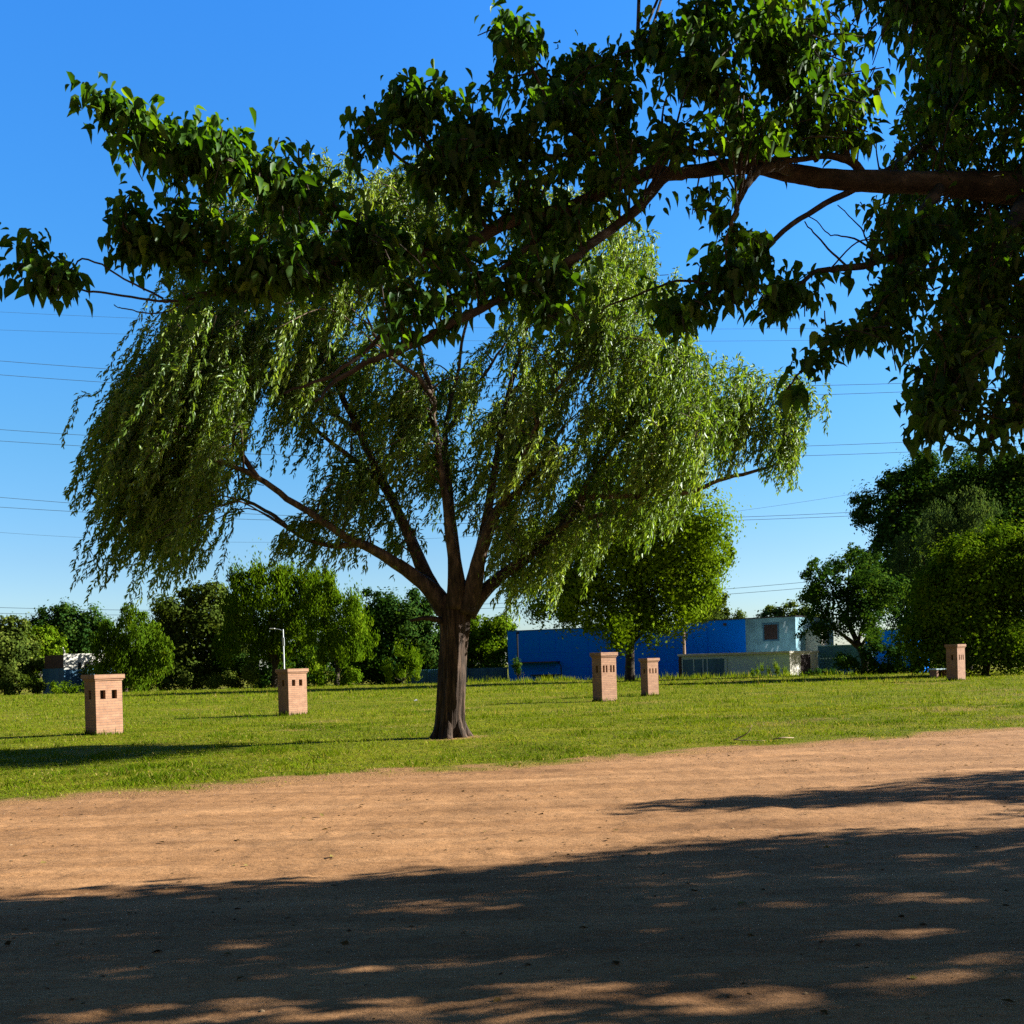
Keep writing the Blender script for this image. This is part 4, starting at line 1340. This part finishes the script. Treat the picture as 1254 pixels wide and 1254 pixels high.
# limbs the photo shows: (px, py, depth, half width px)
HL_PX = [
    [(1254, 232, 6.4, 18), (1180, 226, 6.3, 16.5), (1120, 224, 6.2, 13.5), (1075, 222, 6.1, 13), (1020, 219, 6.0, 12), (975, 212, 6.0, 11), (930, 205, 5.9, 9), (880, 204, 5.8, 8.5), (835, 212, 5.7, 8), (790, 213, 5.7, 8), (745, 232, 5.6, 8), (695, 255, 5.6, 9), (640, 266, 5.5, 9), (600, 284, 5.5, 7), (540, 305, 5.4, 5.5), (470, 312, 5.3, 5), (410, 318, 5.2, 5.5), (350, 336, 5.1, 4), (300, 352, 5.1, 3), (240, 358, 5.0, 2)],
    [(1060, 218, 6.1, 7), (1042, 197, 6.0, 6), (1010, 192, 5.9, 5), (960, 196, 5.8, 4.5), (890, 187, 5.8, 5.5), (820, 184, 5.7, 4.5), (740, 188, 5.7, 3.5), (660, 190, 5.6, 2.5), (580, 180, 5.5, 1.6)],
    [(825, 208, 5.7, 7), (808, 222, 5.6, 7.5), (787, 248, 5.5, 7), (752, 278, 5.4, 6), (722, 300, 5.35, 5.6), (702, 318, 5.3, 5.4), (665, 340, 5.3, 5.5), (615, 362, 5.2, 5), (560, 395, 5.1, 4.8), (515, 420, 5.1, 4.4), (470, 436, 5.0, 4), (420, 462, 5.0, 3), (385, 490, 4.9, 1.5)],
    [(690, 258, 5.6, 6), (650, 300, 5.5, 5), (590, 345, 5.4, 4.6), (540, 368, 5.4, 4.4), (490, 395, 5.3, 4.2), (440, 434, 5.3, 3.8), (400, 462, 5.2, 3), (350, 480, 5.2, 1.6)],
    [(968, 208, 5.9, 9), (948, 204, 5.7, 8), (925, 213, 5.6, 7), (910, 232, 5.5, 6), (902, 258, 5.4, 4), (892, 290, 5.4, 2.5), (888, 330, 5.4, 1.5)],
    [(1075, 218, 6.1, 7), (1098, 203, 6.4, 7), (1122, 185, 6.7, 6.5), (1140, 172, 6.9, 5), (1165, 120, 7.1, 4), (1180, 60, 7.2, 2.5), (1190, 0, 7.3, 2)],
    [(1000, 196, 5.9, 5), (975, 150, 5.7, 4), (955, 100, 5.6, 3.2), (940, 40, 5.5, 2.5), (930, -20, 5.5, 2)],
    [(960, 196, 5.8, 4), (900, 140, 5.7, 3), (860, 80, 5.7, 2.4), (850, 20, 5.7, 1.6)],
    [(790, 184, 5.7, 4), (740, 140, 5.8, 3), (690, 110, 5.8, 2.4), (655, 70, 5.8, 2.0), (625, 30, 5.8, 1.6)],
    [(850, 100, 5.7, 3), (800, 62, 5.9, 2.4), (740, 70, 6.0, 1.8), (700, 80, 6.0, 1.2)],
    [(470, 312, 5.3, 3.4), (430, 270, 5.2, 3), (385, 232, 5.2, 2.4), (330, 200, 5.1, 2.2), (270, 172, 5.1, 1.8)],
    [(410, 275, 5.2, 3), (350, 230, 5.1, 2.6), (290, 200, 5.0, 2.2), (230, 175, 5.0, 2), (185, 155, 4.95, 1.8), (150, 133, 4.9, 1.6), (128, 130, 4.9, 1.1)],
    [(300, 215, 5.05, 2.2), (225, 180, 5.0, 1.8), (165, 162, 4.95, 1.4), (125, 155, 4.95, .9)],
    [(350, 336, 5.1, 2.8), (280, 330, 5.0, 2.2), (200, 300, 5.0, 1.8), (150, 280, 4.9, 1.3)],
    [(300, 352, 5.1, 2.4), (220, 368, 5.0, 2), (150, 362, 4.9, 1.8), (100, 355, 4.9, 1.6), (60, 335, 4.85, 1.3), (40, 310, 4.85, 1)],
    [(200, 366, 5.0, 1.8), (160, 345, 4.9, 1.5), (110, 318, 4.85, 1.4), (75, 335, 4.85, 1)],
    [(240, 358, 5.0, 1.4), (200, 382, 5.0, 1.2), (155, 378, 5.0, 1.0), (142, 373, 5.0, .7)],
    [(600, 284, 5.5, 4), (560, 230, 5.4, 3.4), (520, 170, 5.4, 2.6), (490, 120, 5.4, 1.8)],
    [(560, 230, 5.4, 3), (500, 200, 5.4, 2.4), (450, 160, 5.4, 1.6)],
    [(740, 188, 5.7, 2.6), (690, 150, 5.6, 2.4), (640, 60, 5.5, 2.2), (632, 20, 5.5, 1.6)],
    [(1060, 225, 6.1, 6), (1000, 255, 5.9, 5), (940, 300, 5.7, 4), (880, 350, 5.6, 3), (820, 390, 5.5, 2)],
    [(1150, 232, 6.2, 8), (1110, 290, 6.0, 6), (1085, 318, 5.9, 4.5), (1040, 328, 5.8, 4), (1000, 332, 5.7, 3), (960, 360, 5.6, 2)],
    [(1110, 290, 6.0, 5), (1090, 350, 5.8, 4), (1060, 400, 5.6, 3), (1010, 430, 5.5, 2), (975, 462, 5.4, 1.2), (962, 482, 5.4, .9)],
    [(1254, 250, 6.2, 12), (1220, 330, 5.8, 9), (1190, 420, 5.5, 6), (1160, 480, 5.3, 4), (1140, 530, 5.2, 2)],
    [(1330, 300, 6.0, 10), (1290, 400, 5.6, 8), (1250, 480, 5.3, 5), (1215, 540, 5.2, 2.5)],
    [(1330, 160, 6.6, 14), (1250, 100, 6.4, 9), (1180, 40, 6.2, 6), (1120, 0, 6.1, 4)],
    [(1040, 330, 5.8, 2.0), (1010, 300, 5.8, 1.4), (985, 270, 5.8, .9)],
    [(1080, 312, 5.9, 2.0), (1040, 290, 5.9, 1.3), (1015, 285, 5.9, .9), (990, 262, 5.9, .7)],
    [(1066, 305, 5.9, 1.5), (1050, 275, 5.9, 1.0), (1025, 252, 5.9, .7)],
    [(1050, 327, 5.8, 1.5), (1000, 330, 5.8, 1.0), (970, 345, 5.8, .8)],
    [(705, 316, 5.3, 3), (680, 350, 5.3, 2.2), (660, 400, 5.3, 1.2)],
    [(880, 350, 5.6, 2.2), (830, 345, 5.6, 2), (770, 365, 5.6, 1.6), (730, 385, 5.6, 1)],
]
HSK = []
lm = MB(); tg_ = MB()
lm2 = MB()
for L_ in HL_PX:
    P_, R_ = hpath(L_)
    R_ = R_ * (1.0 if L_[0][0] > 1100 or L_[0][0] == 825 else .78)
    amp = np.linspace(.2, 1, len(P_))[:, None]
    P_ = P_ + np.stack([fbm(np.arange(len(P_)) * .45, 0 * P_[:, 0] + L_[0][1], s_, 2) * .05 for s_ in (4, 5, 6)], 1) * amp
    big = L_[0][3] > 6.5
    (lm if big else tg_).tube(P_, R_, 20 if L_[0][3] > 15 else (12 if big else 6), True,
                              (lambda th, s, i: 1 + .05 * np.sin(2 * th + 3 * s) + .035 * np.sin(5 * th - 4 * s) + .05 * np.sin(7 * s + 1)) if big else None)
    HSK.append(np.column_stack([P_, R_]))
# main limb back to the fork, and the leaders outside the frame
mainend = HSK[0][0]
lead = [
    ([crot, crot + [-1.6, -.3, .9], mainend[:3] + [1.6, .15, .12], mainend[:3]], .30, mainend[3]),
    ([crot, crot + [.3, .6, 1.6], crot + [.4, 1.6, 3.6], crot + [.2, 2.0, 5.4]], .30, .06),
    ([crot, crot + [-1.2, .8, 1.6], crot + [-3.0, 1.6, 3.2], crot + [-4.2, 1.8, 4.4]], .24, .05),
    ([crot, crot + [1.4, .9, 1.5], crot + [3.0, 2.2, 2.6], crot + [4.2, 3.6, 3.0]], .24, .05),
    ([crot, crot + [1.0, -1.0, 1.4], crot + [2.6, -2.2, 3.2], crot + [3.4, -2.8, 4.6]], .24, .05),
    ([crot, crot + [-1.2, -1.4, 1.4], crot + [-3.2, -2.2, 2.8], crot + [-4.8, -2.4, 3.4]], .24, .05),
    ([crot, crot + [1.6, .2, .8], crot + [3.6, .4, 1.8], crot + [5.6, .2, 2.4]], .22, .05),
    ([HSK[23][0][:3] + [1.2, .2, .2], HSK[23][0][:3] + [.5, .1, .1], HSK[23][0][:3]], .12, HSK[23][0][3]),
    ([HSK[24][0][:3] + [1.8, .3, .5], HSK[24][0][:3] + [.8, .1, .3], HSK[24][0][:3]], .12, HSK[24][0][3]),
    ([HSK[25][0][:3] + [1.6, .2, -1.0], HSK[25][0][:3] + [.7, .1, -.4], HSK[25][0][:3]], .14, HSK[25][0][3]),
]
OSK = []
for pts, r0, r1 in lead:
    P_ = smooth_path(pts, 8)
    R_ = np.linspace(r0, r1, len(P_))
    lm.tube(P_, R_, 16)
    OSK.append(np.column_stack([P_, R_]))
lm.build("limbs", M['bark_big'], hero, True, off=HB)
HS = np.concatenate(HSK)
OS = np.concatenate(OSK)

# leaf-bearing regions: (polygon in photo pixels, shoots, depth range)
HP = [
    ([(18, 335), (30, 295), (55, 275), (65, 300), (90, 315), (98, 330), (80, 362), (40, 360), (8, 345)], 11, (4.7, 5.0)),
    ([(108, 105), (122, 98), (140, 130), (125, 140), (108, 130)], 3, (4.8, 5.0)),
    ([(160, 130), (185, 118), (205, 130), (238, 150), (205, 190), (165, 180)], 8, (4.8, 5.1)),
    ([(205, 185), (250, 150), (360, 155), (372, 190), (300, 225), (215, 230)], 12, (4.8, 5.4)),
    ([(135, 260), (200, 195), (300, 215), (400, 215), (470, 250), (490, 300), (470, 360), (380, 375), (270, 365), (180, 355), (125, 330), (122, 305)], 100, (4.7, 5.5)),
    ([(440, 140), (480, 95), (520, 88), (580, 105), (600, 150), (560, 190), (500, 180), (445, 170)], 28, (5.2, 5.8)),
    ([(600, 100), (580, 50), (600, 20), (640, 0), (660, 30), (665, 50), (640, 90)], 9, (5.4, 5.9)),
    ([(690, 80), (710, 45), (760, 50), (820, 20), (840, 60), (800, 120), (720, 120), (660, 110)], 28, (5.4, 6.2)),
    ([(560, 150), (660, 110), (800, 110), (860, 170), (800, 240), (740, 300), (640, 320), (560, 320), (500, 270), (490, 190)], 112, (5.0, 6.2)),
    ([(830, 0), (1000, 0), (1080, 50), (1095, 110), (1085, 170), (1000, 180), (900, 180), (820, 120), (800, 50)], 125, (5.0, 6.2)),
    ([(450, 280), (560, 300), (720, 320), (720, 380), (600, 350), (520, 350), (440, 350), (400, 330)], 44, (4.9, 5.6)),
    ([(680, 370), (720, 360), (725, 405), (690, 410)], 4, (5.0, 5.4)),
    ([(800, 230), (880, 220), (950, 225), (940, 280), (870, 270), (800, 260)], 12, (5.3, 6.0)),
    ([(800, 370), (850, 350), (870, 300), (920, 270), (940, 300), (930, 350), (1000, 370), (1060, 380), (1075, 420), (1030, 420), (960, 395), (870, 405), (820, 420)], 42, (5.2, 5.9)),
    ([(985, 430), (1020, 418), (1015, 440), (985, 448)], 2, (5.3, 5.5)),
    ([(1080, 0), (1300, 0), (1300, 110), (1200, 120), (1120, 100), (1090, 60)], 125, (5.9, 8.0)),
    ([(1090, 200), (1100, 130), (1200, 110), (1320, 100), (1320, 215), (1150, 210)], 110, (5.9, 8.0)),
    ([(1060, 260), (1110, 235), (1320, 245), (1320, 440), (1160, 430), (1090, 400), (1085, 320)], 165, (5.3, 7.6)),
    ([(1080, 390), (1320, 400), (1330, 545), (1240, 535), (1170, 515), (1125, 500), (1080, 450), (1065, 420)], 120, (4.6, 6.8)),
    ([(820, -140), (1320, -160), (1320, 0), (840, 0)], 90, (5.6, 8.0)),
    ([(1130, 480), (1180, 500), (1165, 525), (1125, 525)], 6, (4.7, 5.2)),
]
HGAP = [((1020, 285), 46, 32), ((1075, 65), 13, 11), ((835, 60), 10, 10), ((915, 240), 20, 16), ((640, 215), 0.1, .1), ((1110, 185), 10, 7), ((790, 100), 12, 8), ((1060, 190), 26, 10)]
GP, GA, GN, GT, GS = [], [], [], [], []


def shoot(c, src, nl, size, tint, tubes, droop=1.0, spread=None):
    """a twig from src to c carrying nl hanging leaves"""
    L_ = np.linalg.norm(c - src)
    spread = rng.uniform(.025, .085) if spread is None else spread
    mid = (src + c) / 2 + np.array([0, 0, .16 * L_]) + rng.normal(size=3) * .04 * L_
    bp = smooth_path([src, mid, c], 5)
    if tubes is not None:
        tubes.tube(bp, np.linspace(min(.012, .004 + .006 * L_), .0028, len(bp)), 4, False)
    ends = unit((bp[-1] - bp[-3])[None])[0]
    f = rng.random(nl) ** .7
    reach = min(1.0, .38 / max(L_, .05))
    ii = ((1 - f * reach) * (len(bp) - 1)).astype(int)
    p0 = bp[ii] + np.clip(rng.normal(size=(nl, 3)), -1.5, 1.5) * spread * np.array([1, 1, .8])
    a_ = rng.random(nl) * 6.283
    ax = np.stack([np.cos(a_), np.sin(a_), -droop * (.05 + 1.9 * rng.random(nl))], 1) + ends * .3
    nr = np.stack([np.cos(a_) * .9, np.sin(a_) * .9, .75 + 0 * a_], 1) + rnd_dirs(nl) * .8
    GP.append(p0); GA.append(ax); GN.append(nr)
    GS.append(size * (.40 + .80 * rng.random(nl)))
    GT.append(np.clip(.40 + tint + .2 * rng.normal(size=nl), 0, 1))


for poly, ns, (d0, d1) in HP:
    for q in sample_poly(poly, ns):
        if any(((q[0] - c[0]) / a) ** 2 + ((q[1] - c[1]) / b) ** 2 < 1 for c, a, b in HGAP) and rng.random() < .95:
            continue
        c = W(q[0], q[1], rng.uniform(d0, d1))
        i = int(np.argmin(np.linalg.norm(HS[:, :3] - c, axis=1)))
        shoot(c, HS[i, :3], int(rng.integers(16, 46)), .074, rng.normal() * .12, tg_)
# the single dangling tuft
for q in ((963, 485), (966, 490)):
    shoot(W(q[0], q[1], 5.4), W(968, 470, 5.4), 5, .12, -.1, tg_, spread=.04)
nvis = sum(len(a) for a in GP)
GP, GA, GN, GT, GS = ([np.concatenate(q)] for q in (GP, GA, GN, GT, GS))
_px = to_px(GP[0]); _dp = GP[0][:, 1]
_keep = np.ones(len(_px), bool)
for c_, a_, b_ in HGAP:                               # openings where the sky shows through
    _in = ((_px[:, 0] - c_[0]) / a_) ** 2 + ((_px[:, 1] - c_[1]) / b_) ** 2 < 1
    _keep &= ~(_in & (rng.random(len(_px)) < .93))
for L_ in (HL_PX[0][:10], HL_PX[1][:4], HL_PX[2][1:6], HL_PX[4][:5], HL_PX[5][:4]):     # bare stretches of the limbs
    S_ = smooth_path(np.array(L_, float), 6)
    dd_ = np.linalg.norm(_px[:, None] - S_[None, :, :2], axis=2)
    j_ = dd_.argmin(1)
    _keep &= ~((dd_.min(1) < S_[j_, 3] + 9) & (_dp < S_[j_, 2] + .15) & (rng.random(len(_px)) < .88))
GP, GA, GN, GT, GS = ([q[0][_keep]] for q in (GP, GA, GN, GT, GS))
nvis = len(GP[0])


# the rest of the crown, outside the frame: it is what shades the road
def crown_points(poly, n, z0, z1, pw=1.0):
    g = sample_poly(poly, n)
    z = z0 + (z1 - z0) * rng.random(n) ** pw
    return np.stack([g[:, 0] + z * SDIR[0] / SDIR[2], g[:, 1] + z * SDIR[1] / SDIR[2], z], 1), g


R1 = [(-4.2, 7.4), (-2.4, 8.0), (-.5, 8.55), (1.8, 9.75), (3.4, 9.9), (5.2, 9.85), (9, 10.2), (9, 3), (2, 2.5), (-5, 3.0)]
R2 = [(1.1, 12.0), (2.4, 12.5), (4, 12.9), (5.5, 13.7), (7.1, 14.5), (11, 15.8), (11, 12.6), (6.4, 11.8), (4.6, 11.9), (3, 11.7)]
R3 = [(4.9, 9.8), (5.4, 12.2), (12, 13.2), (12, 9.8)]
R4 = [(1.0, 12.0), (2.3, 12.4), (3.6, 12.5), (3.4, 11.9), (2.2, 11.75)]
SPOTS = [(-1.3, 5.0, .6, .10), (-2.0, 5.9, .3, .1), (-2.9, 7.0, .35, .12), (-1.7, 6.6, .3, .12), (-.8, 7.5, .3, .1), (-1.4, 5.6, .35, .14), (-.9, 5.25, .4, .16), (-1.7, 5.0, .5, .15), (2.4, 6.1, .22, .05),
         (.1, 5.6, .25, .1), (.3, 5.0, .4, .10), (-.4, 5.9, .35, .12), (-2.2, 5.4, .35, .12), (.9, 5.2, .3, .09), (-.3, 6.9, .3, .08), (-2.5, 6.2, .3, .1), (-1.0, 6.15, .25, .09)]
outp = []
for poly, n, z0, z1 in ((R1, 2300, 3.7, 8.2), (R2, 260, 4.2, 6.6), (R3, 190, 4.4, 7.0), (R4, 40, 4.6, 6.0)):
    P_, g = crown_points(poly, n, z0, z1)
    for p_, gg in zip(P_, g):
        lat = p_[0] / max(p_[1], .1)
        up_ = (p_[2] - EYE) / max(p_[1], .1)
        if p_[1] > 0 and lat < .56 and up_ < .70:
            continue
        if any(((gg[0] - a) / (rx_ + .20)) ** 2 + ((gg[1] - b) / (ry_ + .09)) ** 2 < 1 for a, b, rx_, ry_ in SPOTS):
            continue
        outp.append(p_)
# unseen inner crown added between trunk and frame's right edge to shade leaves there
for p_ in np.column_stack([rng.uniform(3.2, 9.5, 1300), rng.uniform(4.3, 9.6, 1300), rng.uniform(3.4, 8.2, 1300)]):
    if p_[0] / p_[1] > .53 and p_[2] < (5.7 if p_[1] > 6.4 else 4.15) + (p_[0] - 2.2) * .45:
        outp.append(p_)
# unseen boughs added over and behind the viewer to block sky light
for p_ in np.column_stack([rng.uniform(-4.5, 14, 900), rng.uniform(-6, 4.5, 900), 4.2 + 4.5 * rng.random(900)]):
    if not (p_[1] > 0 and abs(p_[0]) / p_[1] < .62 and (p_[2] - EYE) / p_[1] < .85) and np.hypot(p_[0] - 6, p_[1] - 2) < 11:
        outp.append(p_)
outp = np.array(outp)
node_ = np.vstack([OS[:, :3], np.zeros((len(outp), 3))])
cnt = len(OS)
order = np.argsort([np.linalg.norm(OS[:, :3] - c, axis=1).min() for c in outp])
for c in outp[order]:                                    # each shoot springs from the nearest wood already there
    i = int(np.argmin(np.linalg.norm(node_[:cnt] - c, axis=1)))
    shoot(c, node_[i], int(rng.integers(9, 14)), .185, rng.normal() * .1, tg_, spread=.2)
    node_[cnt] = c
    cnt += 1
GP, GA, GN, GT, GS = map(np.concatenate, (GP, GA, GN, GT, GS))
print("hero leaves", nvis, len(GP))
HLF = np.array([
    [0, 0, 0], [0, .33, -.03], [0, .68, -.07], [0, 1.12, -.22],
    [-.27, .08, .12], [-.38, .36, .17], [-.24, .70, .06],
    [.27, .08, .12], [.38, .36, .17], [.24, .70, .06]], float)
HF = np.array([[0, 1, 4], [4, 1, 5], [5, 1, 2], [5, 2, 6], [6, 2, 3], [0, 7, 1], [7, 8, 1], [8, 2, 1], [8, 9, 2], [9, 3, 2]])
V = place(HLF, GP, GA, GN, GS, GS * (.58 + .40 * rng.random(len(GS))))
# each leaf curls a little differently
crl = (rng.random(len(GS)) - .4) * .25
V += (HLF[None, :, 1:2] ** 2 * crl[:, None, None] * GS[:, None, None]) * np.array([0, 0, -1.0])
batch("crown", V, HF, GT, M['leaf_big'], hero, smooth=True, off=HB)
tg_.build("twigs", M['bark_big'], hero, True, off=HB)

# ================================================================== SMALL LITTER
nF = 420
xf = rng.uniform(-8, 13, nF); yf = 4.2 + 17 * rng.random(nF) ** 1.3
zf = np.where(edge_dist(xf, yf) < 0, road_z(xf, yf), zg(xf, yf) + .04)
LIT = np.array([[0, 0, 0], [.32, .4, .16], [0, 1.0, .08], [-.32, .4, .12]])
af = rng.random(nF) * 6.283
Vf = place(LIT, np.stack([xf, yf, zf + .006], 1), np.stack([np.cos(af), np.sin(af), .15 * rng.normal(size=nF)], 1), np.tile([0, 0, 1.0], (nF, 1)) + .35 * rnd_dirs(nF), .03 + .05 * rng.random(nF))
M['dry_leaf'] = leaf_mat("dry leaves", [(0, (0.035, 0.022, 0.010)), (0.6, (0.12, 0.07, 0.025)), (1, (0.20, 0.17, 0.05))], 0.15, (1, 1, 1), 0.0)
tag(batch("fallen_leaves", Vf, np.array([[0, 1, 2], [0, 2, 3]]), rng.random(nF), M['dry_leaf']), kind='stuff', label="dry fallen leaves scattered over the dirt road", cat="fallen leaves")

mb = MB()
d_ = 20.6
mb.tube(smooth_path([W(898, 900, d_) * [1, 1, 0] + [0, 0, .03], W(915, 896, d_) * [1, 1, 0] + [0, 0, .16], W(921, 889, d_) * [1, 1, 0] + [0, 0, .32]], 5), np.linspace(.016, .006, 11), 6)
mb.tube(smooth_path([W(901, 900, d_) * [1, 1, 0] + [0, 0, .05], W(907, 904, d_) * [1, 1, 0] + [.02, -.25, .04], W(927, 902, d_) * [1, 1, 0] + [.1, -.3, .03]], 5), np.linspace(.012, .006, 11), 6)
tag(mb.build("fallen_branch", M['straw'], smooth=True), "bent pale dry branch lying on the grass near the road edge", "branch")
mb = MB()
q0 = W(946, 899, 20.4); q1 = W(972, 897, 20.5)
z_ = float(zg(q0[0], q0[1])) + .05
mb.tube([(q0[0], q0[1], z_), ((q0[0] + q1[0]) / 2, q0[1] + .05, z_ + .02), (q1[0], q1[1], z_ + .01)], [  .012, .016, .007], 7)
tag(mb.build("stick", M['straw'], smooth=True), "short whitish stick lying right of the bent dry branch", "stick")
q0 = W(509, 860, 48)
z_ = float(zg(q0[0], q0[1]))
mb = MB(); mb.add([(q0[0] - .08, q0[1], z_ + .05), (q0[0] + .08, q0[1] - .03, z_ + .06), (q0[0] + .08, q0[1] + .06, z_ + .12), (q0[0], q0[1] + .05, z_ + .13), (q0[0] - .07, q0[1] + .05, z_ + .09), (q0[0], q0[1] + .05, z_ - .01)],
                  [(0, 1, 2, 3), (0, 3, 4), (0, 5, 1), (1, 5, 2), (4, 5, 0), (2, 5, 3), (3, 5, 4)])
tag(mb.build("paper_scrap", M['paper']), "crumpled white paper scrap on the grass left of the willow trunk", "litter")
